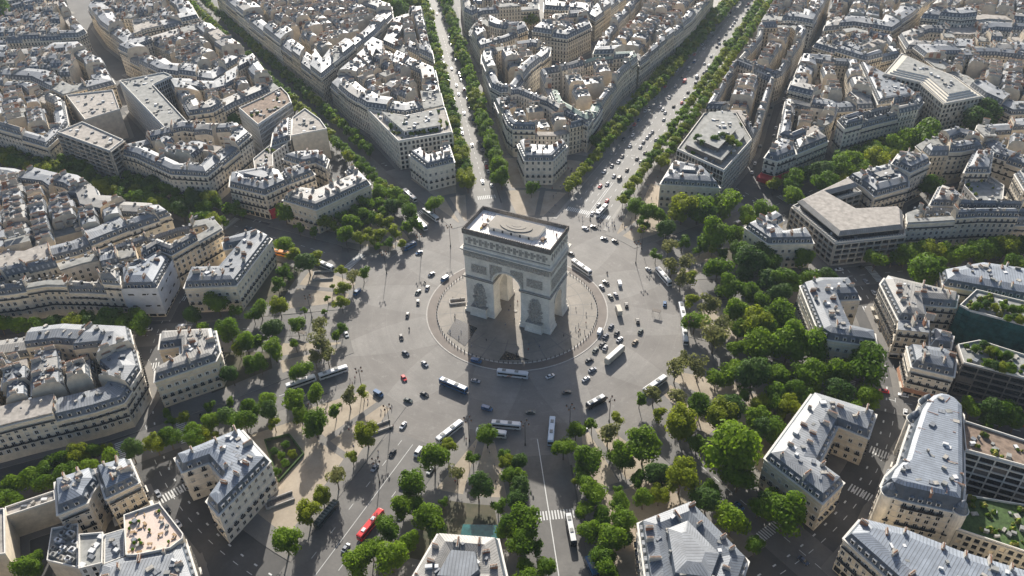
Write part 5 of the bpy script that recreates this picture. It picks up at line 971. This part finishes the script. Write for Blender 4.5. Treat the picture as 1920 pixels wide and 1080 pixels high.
row(0,17,112,620,7.0,3.7,'inner right row of the widest avenue'); row(0,24.5,165,620,7.0,3.7,'outer right row of the widest avenue')
row(325.3,-11,118,560,7.2,5.0,'left row of the white-road avenue',0,1.); row(325.3,10.5,118,560,7.2,5.0,'right row of the white-road avenue',0,1.)
row(301.7,-6.5,128,620,8,3.8,'left row of the shaded upper avenue',0,1.); row(301.7,7,190,620,8,3.9,'right row of the shaded upper avenue',0,1.); row(301.7,-9,120,190,8,4.2,'left row of the shaded upper avenue',0,1.)
row(271,-10,190,420,7.5,4.4,'near row of the darkest avenue',0,1.); row(271,6,186,440,7.5,4.6,'far row of the darkest avenue',0,1.); row(271,-2,205,420,8,4.2,'middle row of the darkest avenue',0,1.)
row(239.5,8,190,290,7.5,4.,'far row of the tarpaulin avenue',0,1.)
row(215.5,-9,130,240,8,4,'near row of the green-kiosk avenue',0,1.)
row(33,-9,190,430,8,4,'left row of the red-awning avenue',0,1.); row(33,9,300,430,9,4,'right row of the red-awning avenue',0,1.)
row(149,14,118,190,8,4.6,'right row of the zebra-crossing avenue',0,1.5); row(149,-15,112,190,8,4.6,'left row of the zebra-crossing avenue',0,1.5)
HP=[ccw(b[2]) for b in BLD]
def ok(t):
    px,py,d=proj(t[0],t[1],6); t.append(d)
    if not(-80<px<2000 and -40<py<1180): return False
    for P in HP:
        if inside(P,(t[0],t[1])) or pdist(P,(t[0],t[1]))<1.0:
            return False
    return True
ALLT=[t for t in ALLT if ok(t)]
ALLT.sort(key=lambda t:-t[2]/t[5]); TF=ALLT[300:]; TN=ALLT[:300]
cn={}
for t in sorted(TN,key=lambda t:math.hypot(t[0],t[1])):
    if t[4]=='garden':
        s=sector(t[0],t[1])[0]; key='between the '+between(s)
    else: key=t[4]
    cn[key]=cn.get(key,0)+1; t.append(key); t.append(cn[key])
TS={0:'leafy green tree',1:'thin olive-green tree'}
for n_,t in enumerate(TN):
    x,y,r,k,kind,d,key,num=t; rn=random.Random(n_); hgt=3.0+r*1.15; sz=' small' if r<2.4 else (' very large' if r>7 else '')
    lab='%s%s, %s from the arch in the %s'%(TS[k],sz and ','+sz,ordn(num),key)
    if key.startswith('between'): lab='%s%s, %s out from the arch %s'%(TS[k],sz and ','+sz,ordn(num),key)
    root=empty('broadleaf_tree',(x,y,.1),lab,'tree','trees of the square and its avenues',rn.uniform(0,6.28))
    gf=1.24 if (kind=='garden' and x>55 and r>2.2) else 1.18
    low=d>430 and r<4
    me=rn.choice(CRSM) if k==1 else (rn.choice(CRLM) if low else rn.choice(CRM))
    th=hgt*1.0; link('trunk',TKM[n_%3],root,(0,0,0),0,(r*1.5,r*1.5,hgt*.95)); link('crown',me,root,(0,0,hgt),rn.uniform(0,6.28),(r*gf,r*gf*rn.uniform(.92,1.1),r*gf*rn.uniform(.85,1.12)))
if TF:
    M_=MB()
    for n_,t in enumerate(TF):
        b=CRL[n_%3]; r=t[2]; M_.add(b,Matrix.Translation((t[0],t[1],3+r*1.15))@Matrix.Rotation(n_,4,'Z')@Matrix.Diagonal((r*1.3,r*1.3,r*1.2,1)))
        M_.cyl((t[0],t[1],0),(t[0],t[1],3+r),.2,.12,'bark',5)
    o=link('distant_trees',M_.mesh('distant_trees')); tag(o,'remaining far avenue trees receding in green lines toward the top','trees'); o['kind']='stuff'
print('TREES',len(ALLT))
def roof_bush(key,z,L,name='roof_tree'):
    rt=NB[key]
    for j,(px,py,r) in enumerate(L):
        x,y=gp(px,py,z+r*.6); link(name,CRM[j%5],rt,(x-rt.location.x,y-rt.location.y,z+r*.7-rt.location.z),j,(r,r,r*(1.9 if name=='cypress' else .9)))
def gp(px,py,z=0.):
    d=F+RX*((px-960)/1523.3)-UX*((py-540)/1523.3); t=(z-CAM.z)/d.z; return CAM.x+d.x*t,CAM.y+d.y*t
roof_bush('glass',23,[(1340,262,3.4),(1355,258,3.6),(1370,264,3.6),(1384,270,3.),(1308,258,2.8),(1316,268,2.4)])
roof_bush('gard',20.5,[(733,238,1.6),(758,238,1.9),(825,234,1.6),(838,232,1.4)],'cypress')
roof_bush('gard',20.3,[(770,251,1.6),(782,250,1.7),(795,247,1.6),(808,246,1.5),(818,244,1.6),(790,243,1.4),(802,241,1.6)])
roof_bush('teal',20.3,[(1832,575,2.6),(1850,572,2.4),(1866,578,2.4),(1882,574,2.4),(1898,580,2.6),(1912,583,2.4),(1900,595,2.2),(1912,600,2.4),(1890,598,2)])
roof_bush('dark',18.3,[(1830,655,2.4),(1845,650,2.8),(1858,660,2.6),(1872,662,2.8),(1888,668,2.8),(1850,682,2.4),(1862,686,2.6),(1880,690,2.6),(1895,692,2.8)])
# ---------------------------------------------------------------- vehicles
def loft(b,secs,k):
    """secs: list of (x, [(y,z)...]) cross sections"""
    for i in range(len(secs)-1):
        x0,A=secs[i]; x1,B_=secs[i+1]; n=len(A)
        for j in range(n): q=(j+1)%n; b.face([(x0,*A[j]),(x1,*B_[j]),(x1,*B_[q]),(x0,*A[q])],k)
    b.face([(secs[0][0],*p) for p in secs[0][1]],k); b.face([(secs[-1][0],*p) for p in secs[-1][1]][::-1],k)
def sect(w_,z0,z1,t=.12): return [(-w_,z0+t),(-w_+t,z0),(w_-t,z0),(w_,z0+t),(w_,z1-t),(w_-t,z1),(-w_+t,z1),(-w_,z1-t)]
def car_parts(k,van=False):
    body=MB(); cab=MB(); p='car_'+k
    if not van:
        loft(body,[(-2.15,sect(.74,.35,.82)),(-2.0,sect(.86,.25,.95)),(-.9,sect(.9,.22,.98)),(.9,sect(.9,.22,.95)),(1.9,sect(.84,.25,.78)),(2.12,sect(.7,.33,.66))],p)
        loft(cab,[(-1.7,sect(.72,.9,.98,.04)),(-1.0,sect(.66,.9,1.40,.1)),(.35,sect(.66,.9,1.42,.1)),(1.15,sect(.74,.9,.97,.04))],'glass'); cab.box((-.33,0,1.42),(1.3,1.16,.06),p)
        for s in(-1,1): body.box((2.08,s*.55,.62),(.1,.3,.14),'lamp'); body.box((-2.1,s*.6,.75),(.08,.25,.14),'tail')
    else:
        loft(body,[(-2.5,sect(.95,.3,1.95)),(1.2,sect(.97,.28,2.0)),(1.9,sect(.95,.28,1.3)),(2.45,sect(.85,.3,1.0))],p)
        loft(cab,[(1.15,sect(.90,1.2,2.03,.1)),(1.35,sect(.90,1.2,1.9,.1)),(2.0,sect(.9,1.1,1.22,.03))],'glass')
        for s in(-1,1): cab.box((.2,s*.975,1.5),(2.2,.03,.5),'glass'); body.box((2.42,s*.6,.75),(.1,.3,.16),'lamp')
    return body,cab
wh=MB(); wh.cyl((0,-.12,0),(0,.12,0),.33,.33,'tyre',10); wh.cyl((0,-.13,0),(0,.13,0),.18,.18,'cornicestone',8); WHM=wh.mesh('wheel')
CARM={}
def vehicle_mesh(k,van):
    if (k,van) not in CARM: a,b=car_parts(k,van); CARM[(k,van)]=(a.mesh('body'),b.mesh('cabin'))
    return CARM[(k,van)]
CN={'k':'black','n':'dark blue','g':'dark green-grey','s':'silver','w':'white','r':'red','b':'blue','y':'cream','e':'beige','o':'orange','lb':'light blue'}
vc={}
def place_label(x,y):
    s,b,r=sector(x,y)
    if r<90: return ('circle side facing %s'%AV[min(range(12),key=lambda i:abs((AV[i][0]-b+180)%360-180))][1])
    i=min(range(12),key=lambda i:abs((AV[i][0]-b+180)%360-180)); dd=r*math.sin(R(abs((AV[i][0]-b+180)%360-180)))
    return ('on %s'%AV[i][1]) if dd<16 else 'street between %s'%between(s)
VL=[]
for x,y,c,k in VEH:
    s,b,r=sector(x,y); rn=random.Random(int(x*7+y*3))
    if r<92: h=math.atan2(math.cos(R(b)),math.sin(R(b)))+math.pi/2+rn.uniform(-.3,.3)   # anticlockwise round the arch
    elif c and abs(x)<16 and y>0: h=math.pi/2*(1 if x>0 else -1)
    else:
        i=min(range(12),key=lambda i:abs((AV[i][0]-b+180)%360-180)); d=pol(1,AV[i][0]); h=math.atan2(d[1],d[0])+(math.pi if rn.random()<.5 else 0)
    VL.append((x,y,c,k,h))
rn=random.Random(5)
def along(b,o,r0,r1,step,prob,par=False):
    d=Vector(pol(1,b)); s=Vector((d.y,-d.x)); r=r0
    while r<r1:
        if rn.random()<prob:
            p=d*r+s*(o+rn.uniform(-.3,.3)); 
            if all(math.hypot(p.x-v[0],p.y-v[1])>5.6 for v in VL): VL.append((p.x,p.y,rn.choice('kkknnsswwwgrb'),'v' if rn.random()<.12 else 'c',math.atan2(d.y,d.x)+(0 if o>0 else math.pi)))
        r+=step
for o in (-12,-8.2,-4.4,4.5,8.3,12): along(0,o,150,640,8,.36)
along(325.3,5.2,125,520,6,.55); along(325.3,-5,200,520,6.5,.35); along(325.3,0,130,520,17,.5)
along(301.7,-1,140,560,14,.3); along(271,0,150,380,13,.25); along(57,-5.6,150,260,6,.55); along(33,3,150,400,14,.4); along(33,6,200,420,6.2,.5)
along(215.5,4,110,230,9,.4); along(239.5,4,120,280,8,.4); along(180,-6,100,190,20,.35); along(119,3,120,230,10,.4); along(87,-4,110,240,8,.45)
for a in range(20,235,3):   # parked along the ring street
    if rn.random()<.33:
        p=pol(183.2,a); 
        if all(math.hypot(p[0]-v[0],p[1]-v[1])>6 for v in VL): VL.append((p[0],p[1],rn.choice('kknnsswwg'),'c',math.atan2(math.cos(R(a)),math.sin(R(a)))+math.pi/2))
for j in range(44):        # parked cars in the shaded street by the red awning corner
    y=180+j*6.3; x0=82-(y-184)*.077
    if rn.random()<.7: VL.append((x0-3.6 if j%2 else x0+3.2,y,rn.choice('kknsswwg'),'c',math.pi/2+.08))
VL=[v for v in VL if -20<proj(v[0],v[1])[0]<1940 and -20<proj(v[0],v[1])[1]<1100 and not any(inside(P,(v[0],v[1])) for P in HP)]
mo=MB(); mo.cyl((-.7,-.06,.3),(-.7,.06,.3),.3,.3,'tyre',10); mo.cyl((.7,-.06,.3),(.7,.06,.3),.3,.3,'tyre',10); mo.box((0,0,.65),(1.3,.35,.4),'car_k'); mo.box((-.35,0,.9),(.7,.35,.15),'iron'); mo.cyl((.6,0,.4),(.45,0,1.1),.05,.05,'iron',6); mo.box((.42,0,1.1),(.08,.75,.06),'iron'); MOM=mo.mesh('frame')
rd=MB(); rd.cyl((-.25,0,.9),(-.1,0,1.45),.2,.25,'cloth0',8); rd.ico((-.02,0,1.68),.16,'car_k',2)
for s in(-1,1): rd.cyl((-.1,s*.25,1.4),(.4,s*.35,1.12),.08,.06,'cloth0',6); rd.cyl((-.25,s*.15,.95),(.25,s*.2,.85),.12,.1,'cloth0',6); rd.cyl((.25,s*.2,.85),(.15,s*.2,.35),.1,.07,'cloth0',6)
RDM=rd.mesh('rider')
def z_at(x,y): return 0.02
for x,y,c,k,h in sorted(VL,key=lambda v:math.hypot(v[0],v[1])):
    nm={'c':'car','v':'van','m':'motorbike','t':'box truck'}[k]; key=(CN[c],nm,place_label(x,y)); vc[key]=vc.get(key,0)+1; num=vc[key]
    lab='%s %s, %s outward, %s'%(CN[c],nm,ordn(num),key[2]) 
    root=empty({'c':'car','v':'van','m':'motorbike','t':'box_truck'}[k],(x,y,z_at(x,y)),lab,nm,'traffic round the arch',h)
    if k in 'cv':
        a,b=vehicle_mesh(c,k=='v'); link('body',a,root); link('cabin_glass',b,root)
        for sx in(-1.35,1.35):
            for s in(-.8,.8): link('wheel',WHM,root,(sx*(1.15 if k=='v' else 1),s,.33))
    elif k=='m': link('frame',MOM,root); o=link('person',RDM,None,(x,y,0.02),h); tag(o,'rider in dark clothes,%s'%lab.split(',',1)[1],'person','riders')
    else:
        M_=MB(); M_.box((-1.2,0,2.0),(5.2,2.3,2.9),'cream'); link('cargo_box',M_.mesh('cargo_box'),root); M_=MB(); loft(M_,[(1.5,sect(1.1,.5,2.6)),(2.6,sect(1.1,.5,2.5)),(3.2,sect(1.05,.5,1.6))],'car_w'); link('cab',M_.mesh('cab'),root); M_=MB(); loft(M_,[(2.55,sect(1.0,1.5,2.45,.05)),(3.12,sect(1.,1.5,1.6,.03))],'glass'); link('windscreen',M_.mesh('windscreen'),root)
        for sx in(-2.8,2.3):
            for s in(-1,1): link('wheel',WHM,root,(sx,s,.4),0,(1.3,1.3,1.3))
BC={'w':('car_w','car_w','white coach'),'bw':('car_w','car_b','white-topped blue coach'),'wl':('car_w','car_w','white coach with orange and blue flashes'),'lb':('car_lb','car_lb','pale blue city bus'),'k':('flatgrey','car_g','dark open city bus'),'r':('car_r','car_r','bright red double-deck bus'),'kw':('white','car_k','white-roofed coach with dark sides'),'b':('car_b','car_b','dark blue coach'),'o':('car_o','car_o','orange and yellow bus'),'truck':('white','cream','long white box truck')}
bl={}
for x0,y0,x1,y1,c in BUS:
    L=max(8.,min(14.5,math.hypot(x1-x0,y1-y0))); h=math.atan2(y1-y0,x1-x0); cx,cy=(x0+x1)/2,(y0+y1)/2; top,side,nm=BC[c]; w_=1.27; H_=3.3 if c!='truck' else 3.7
    key=(nm,place_label(cx,cy)); bl[key]=bl.get(key,0)+1
    root=empty('box_truck' if c=='truck' else 'coach',(cx,cy,.02),'%s, %s outward, %s'%(nm,ordn(bl[key]),key[1]),'truck' if c=='truck' else 'bus','coaches and buses',h)
    M_=MB(); loft(M_,[(-L/2,sect(w_-.12,.45,H_-.15,.2)),(-L/2+.3,sect(w_,.35,H_,.22)),(L/2-.8,sect(w_,.35,H_,.22)),(L/2-.1,sect(w_-.05,.35,H_-.35,.2)),(L/2,sect(w_-.2,.5,1.6,.1))],side); M_.box((0,0,H_+.02),(L-1.2,2*w_-.5,.06),top); link('body',M_.mesh('body'),root)
    if c!='truck':
        M_=MB()
        for s in(-1,1): M_.box((-.1,s*(w_+.005),2.15),(L-1.2,.03,1.0),'glass')
        M_.box((-L/2-.01,0,2.2),(.03,2*w_-.5,.9),'glass'); link('side_windows',M_.mesh('side_windows'),root)
    M_=MB(); M_.box((L/2-.02,0,2.0),(.12,2*w_-.35,1.4),'glass',0); link('windscreen',M_.mesh('windscreen'),root)
    if c not in('truck','k'):
        for q in (-L*.28,L*.12): M_=MB(); M_.box((q,0,H_+.16),(1.7,1.3,.26),'flatgrey' if c!='r' else 'car_w'); link('roof_unit',M_.mesh('roof_unit'),root)
    if c=='k':
        M_=MB()
        for q in range(9): M_.box((-L/2+1+q*(L-2)/8,0,H_+.15),(.5,2.1,.2),'car_g')
        link('seats',M_.mesh('seats'),root)
    if c=='wl':
        M_=MB()
        for q,kk in ((-1.8,'car_o'),(-1.2,'car_b'),(-.6,'car_o')): M_.face([(q-1,-w_-.01,.6),(q-.5,-w_-.01,.6),(q+.6,-w_-.01,1.6),(q+.1,-w_-.01,1.6)],kk); M_.face([(q-1,w_+.01,.6),(q-.5,w_+.01,.6),(q+.6,w_+.01,1.6),(q+.1,w_+.01,1.6)],kk)
        link('livery_flash',M_.mesh('livery_flash'),root)
    for sx in(-L*.3,L*.32):
        for s in(-1,1): link('wheel',WHM,root,(sx,s*(w_-.12),.48),0,(1.4,1.4,1.4))
# ---------------------------------------------------------------- people
def person_mesh(pose,cl,c2):
    me=bpy.data.meshes.new('p'); st=.16 if pose else .06
    J=[(0,0,.95),(0,0,1.2),(0,0,1.45),(0,0,1.55),(0,0,1.70),(0,.19,1.42),(.05,.25,1.15),(.12,.25,.9),(0,-.19,1.42),(-.05,-.25,1.15),(0.02,-.25,.9),(0,.1,.9),(st,.11,.48),(st*1.2-.02,.11,.05),(st*1.2+.12,.11,.03),(0,-.1,.9),(-st*.5,-.11,.48),(-st*1.6,-.11,.07),(-st*1.6+.13,-.11,.03)]
    E=[(0,1),(1,2),(2,3),(3,4),(2,5),(5,6),(6,7),(2,8),(8,9),(9,10),(0,11),(11,12),(12,13),(13,14),(0,15),(15,16),(16,17),(17,18)]
    RR=[.15,.14,.15,.06,.11,.06,.045,.035,.06,.045,.035,.09,.06,.045,.035,.09,.06,.045,.035]
    me.from_pydata(J,E,[]); o=link('tmp',me); o.modifiers.new('s','SKIN')
    for v,r in zip(me.skin_vertices[0].data,RR): v.radius=(r,r)
    me.skin_vertices[0].data[0].use_root=True
    bpy.context.view_layer.update(); r=bpy.data.meshes.new_from_object(o.evaluated_get(bpy.context.evaluated_depsgraph_get())); bpy.data.objects.remove(o)
    r.materials.clear()
    for k in (cl,c2,'skin','cloth0'): r.materials.append(MAT[k])
    for p in r.polygons:
        z=p.center.z; p.material_index=0 if .92<z<1.5 else (1 if z<=.92 else (3 if z>1.68 else 2))
    r.name='person'; return r
PM=[(person_mesh(i%2,'cloth%d'%a,'cloth%d'%b),cn_) for i,(a,b,cn_) in enumerate([(0,0,'dark clothes'),(1,2,'a white top'),(2,0,'a blue top'),(3,0,'a red top'),(1,4,'a pale top and brown trousers'),(4,2,'a brown top')])]
rn=random.Random(21); np_=0
def people(n,fn,where,z):
    global np_
    for i in range(n):
        x,y=fn(); 
        if any(inside(P,(x,y)) for P in HP): continue
        m_,cn_=rn.choice(PM); o=link('person',m_,None,(x,y,z),rn.uniform(0,6.28)); tag(o,'figure in %s %s'%(cn_,where),'person','people '+where); np_+=1
people(74,lambda:(rn.uniform(17,33),rn.uniform(90,260)),'on the right pavement of the widest avenue',.125)
people(66,lambda:(rn.uniform(-31,-17),rn.uniform(88,240)),'on the left pavement of the widest avenue',.125)
people(26,lambda:(rn.gauss(14,8),rn.gauss(92,4)),'crowding the kerb behind the arch',.135)
people(30,lambda:pol(rn.uniform(87,118),rn.uniform(185,212)),'on the sanded walk beside the red-bus avenue',.14)
people(16,lambda:pol(rn.uniform(88,118),rn.uniform(155,174)),'on the sanded walk above the slate mansion',.14)
people(34,lambda:pol(rn.uniform(27,39),rn.uniform(0,360)),'walking on the central island',.165)
people(8,lambda:(rn.uniform(-4,4),rn.uniform(-16,10)),'standing beneath the great arch',.165)
people(9,lambda:(rn.choice((-1,1))*rn.uniform(14,20),rn.uniform(-7,7)),'on the terrace on top of the arch',47.58)
people(10,lambda:(rn.uniform(84,86)*1,rn.uniform(30,40)),'by the right kerb of the circle',.135)
# ---------------------------------------------------------------- bollards, lamps, entrances, shelters
b=MB(); b.cyl((0,0,0),(0,0,.95),.28,.22,'stonedark',8); b.ico((0,0,1.0),.26,'stonedark',1); BM=b.mesh('bollard')
for i in range(112):
    a=i*360/112; x,y=pol(40.6,a); o=link('bollard',BM,None,(x,y,.165)); tag(o,'dark stone bollard in the ring round the central island','bollard','bollards round the island')
def lamp(x,y,i):
    root=empty('street_lamp',(x,y,.13),'tall dark multi-armed street lamp, %s'%i,'street lamp','tall lamps of the circle')
    M_=MB(); M_.cyl((0,0,0),(0,0,1.2),.35,.25,'iron',8); M_.cyl((0,0,1.2),(0,0,14),.16,.1,'iron',8)
    for a in range(4): v=Vector((math.cos(a*1.57),math.sin(a*1.57),0)); M_.cyl((0,0,12.6),v*1.7+Vector((0,0,13.2)),.06,.05,'iron',5)
    link('pole',M_.mesh('pole'),root)
    for a in range(4): v=Vector((math.cos(a*1.57),math.sin(a*1.57),0)); M_=MB(); M_.cyl(v*1.7+Vector((0,0,12.9)),v*1.7+Vector((0,0,13.7)),.28,.4,'pot',8); M_.cyl(v*1.7+Vector((0,0,13.7)),v*1.7+Vector((0,0,14.0)),.4,.1,'iron',8); link('lantern',M_.mesh('lantern'),root)
lc={}
for x,y in LAMPS:
    q=place_label(x,y); lc[q]=lc.get(q,0)+1; lamp(x,y,'%s %s'%(ordn(lc[q]),q))
def stairwell(x,y,rz,L,w_,lab,z=.14):
    root=empty('stairway_entrance',(x,y,z),lab,'stair entrance','sunken stair entrances',rz)
    M_=MB()
    for s in(-1,1): M_.box((0,s*w_/2,.5),(L,.45,1.1),'kerb')
    M_.box((-L/2,0,.5),(.45,w_-.45,1.1),'kerb'); link('parapet',M_.mesh('parapet'),root)
    M_=MB()
    for i in range(10): M_.box((-L/2+.4+(L-.6)*(i+.5)/10,0,.02+.006*i),((L-.6)/10*.9,w_-.5,.04),'stonedark' if i<8 else 'pavement')  # nearly flat treads; dark colour stands in for shade in the stair pit
    link('steps',M_.mesh('steps'),root)
def gp(px,py,z=0.):
    d=F+RX*((px-960)/1523.3)-UX*((py-540)/1523.3); t=(z-CAM.z)/d.z; return CAM.x+d.x*t,CAM.y+d.y*t
stairwell(*gp(607,518),.5,11,7,'square walled stair opening on the sandy ground left of the circle')
stairwell(*gp(716,802),.9,9,4,'walled stair opening beside the lamp at the red-bus avenue corner')
stairwell(*gp(525,940),.9,11,4,'long walled stair opening beside the lower left mansion')
stairwell(*gp(858,567),.6,8,3.6,'walled stair opening left of the arch on the island',.165)
# glazed openings sunk in the island
for q,nm in (([(855,598),(895,616),(872,650),(838,625)],'long glazed roof light left of the arch'),([(948,659),(994,676),(936,676)],'triangular glazed roof light in the arch shadow')):
    P=ccw([gp(*p) for p in q]); M_=MB(); M_.prism(P,.14,.30,'kerb','glass'); o=link('roof_light',M_.mesh('roof_light')); tag(o,nm,'roof light')
# eternal flame plaque
M_=MB(); M_.cyl((0,-2,.16),(0,-2,.45),1.0,1.0,'cornicestone',16); M_.cyl((0,-2,.45),(0,-2,.6),.3,.35,'iron',10); o=link('memorial_flame_slab',M_.mesh('memorial_flame_slab')); tag(o,'small round bronze memorial beneath the great arch','memorial')
# green kiosks in the left street
for j in range(4):
    x,y=gp(250,752+j*8); root=empty('market_stall',(x,y,.13),'green and white kiosk, %s from the top of the row by the left street'%ordn(j+1),'kiosk','green kiosks'); M_=MB(); M_.box((0,0,1.2),(2.6,2,2.4),'white'); link('body',M_.mesh('body'),root); M_=MB(); M_.box((0,0,2.55),(3.,2.3,.16),'teal'); M_.box((0,0,2.7),(1.,2.0,.14),'white'); link('canopy',M_.mesh('canopy'),root)
# sunken garden beside the lower left mansion
Q=[gp(*p) for p in ((497,828),(543,817),(570,853),(523,905))]; P=ccw(Q); M_=MB(); M_.cap(P,.15,'earth')
o=link('garden_bed',M_.mesh('garden_bed')); o['kind']='structure'
M_=MB()
for i in range(4):
    a,b_=Vector(P[i]),Vector(P[(i+1)%4]); e=(b_-a); M_.box((*((a+b_)/2),.7),(e.length,.5,1.3),'hedge',math.atan2(e.y,e.x))
o=link('hedge',M_.mesh('hedge')); tag(o,'dark clipped hedge framing the small garden by the lower left mansion','hedge')
for j,(px,py) in enumerate([(537,840),(515,853),(550,857),(537,874),(520,890),(528,860)]):
    x,y=gp(px,py); root=empty('round_shrub',(x,y,.13),'round clipped green shrub, %s from the top in the hedged garden'%ordn(j+1),'shrub','round shrubs in the hedged garden'); link('foliage',CRM[j%5],root,(0,0,1.7),j,(2.1,2.1,1.8))
# pool-like pavilion roof at the bottom
x,y=gp(900,993,3); P=ccw([gp(*p,3) for p in ((868,983),(938,984),(937,1010),(862,1008))]); M_=MB(); M_.prism(P,.1,3,'frame','teal'); o=link('pavilion_roof',M_.mesh('pavilion_roof')); tag(o,'low teal glazed pavilion above the slate mansion at the bottom','pavilion')
# bus shelters / kiosks on the walks
for j,(px,py) in enumerate([(560,628),(1230,590),(1262,450),(650,470)]):
    x,y=gp(px,py); root=empty('shelter',(x,y,.14),'dark-roofed shelter on the sanded walk %s'%('below the left stair opening','right of the circle near the coaches','upper right of the circle','upper left of the circle')[j],'shelter'); M_=MB(); M_.box((0,0,2.6),(9 if j==0 else 4,2.2,.2),'stonedark'); link('roof',M_.mesh('roof'),root); M_=MB()
    for sx in(-1,1):
        for s in(-1,1): M_.cyl((sx*(4.2 if j==0 else 1.8),s,0),(sx*(4.2 if j==0 else 1.8),s,2.5),.07,.07,'iron',6)
    link('posts',M_.mesh('posts'),root)
# ---------------------------------------------------------------- air
M_=MB(); M_.box((0,0,0),(1,1,1),'paint'); hz=link('haze',M_.mesh('haze')); hz['kind']='stuff'; hz.location=(0,1300,139.); hz.scale=(5400,5200,280)
hz.data.materials.clear(); hm=bpy.data.materials.new('air'); hm.use_nodes=True; t=hm.node_tree; t.nodes.remove(t.nodes['Principled BSDF']); v=t.nodes.new('ShaderNodeVolumePrincipled'); v.inputs['Color'].default_value=(.70,.84,1,1); v.inputs['Density'].default_value=HAZE; v.inputs['Anisotropy'].default_value=.3; t.links.new(v.outputs[0],t.nodes['Material Output'].inputs['Volume']); hz.data.materials.append(hm)
print('OBJ',len(bpy.data.objects))
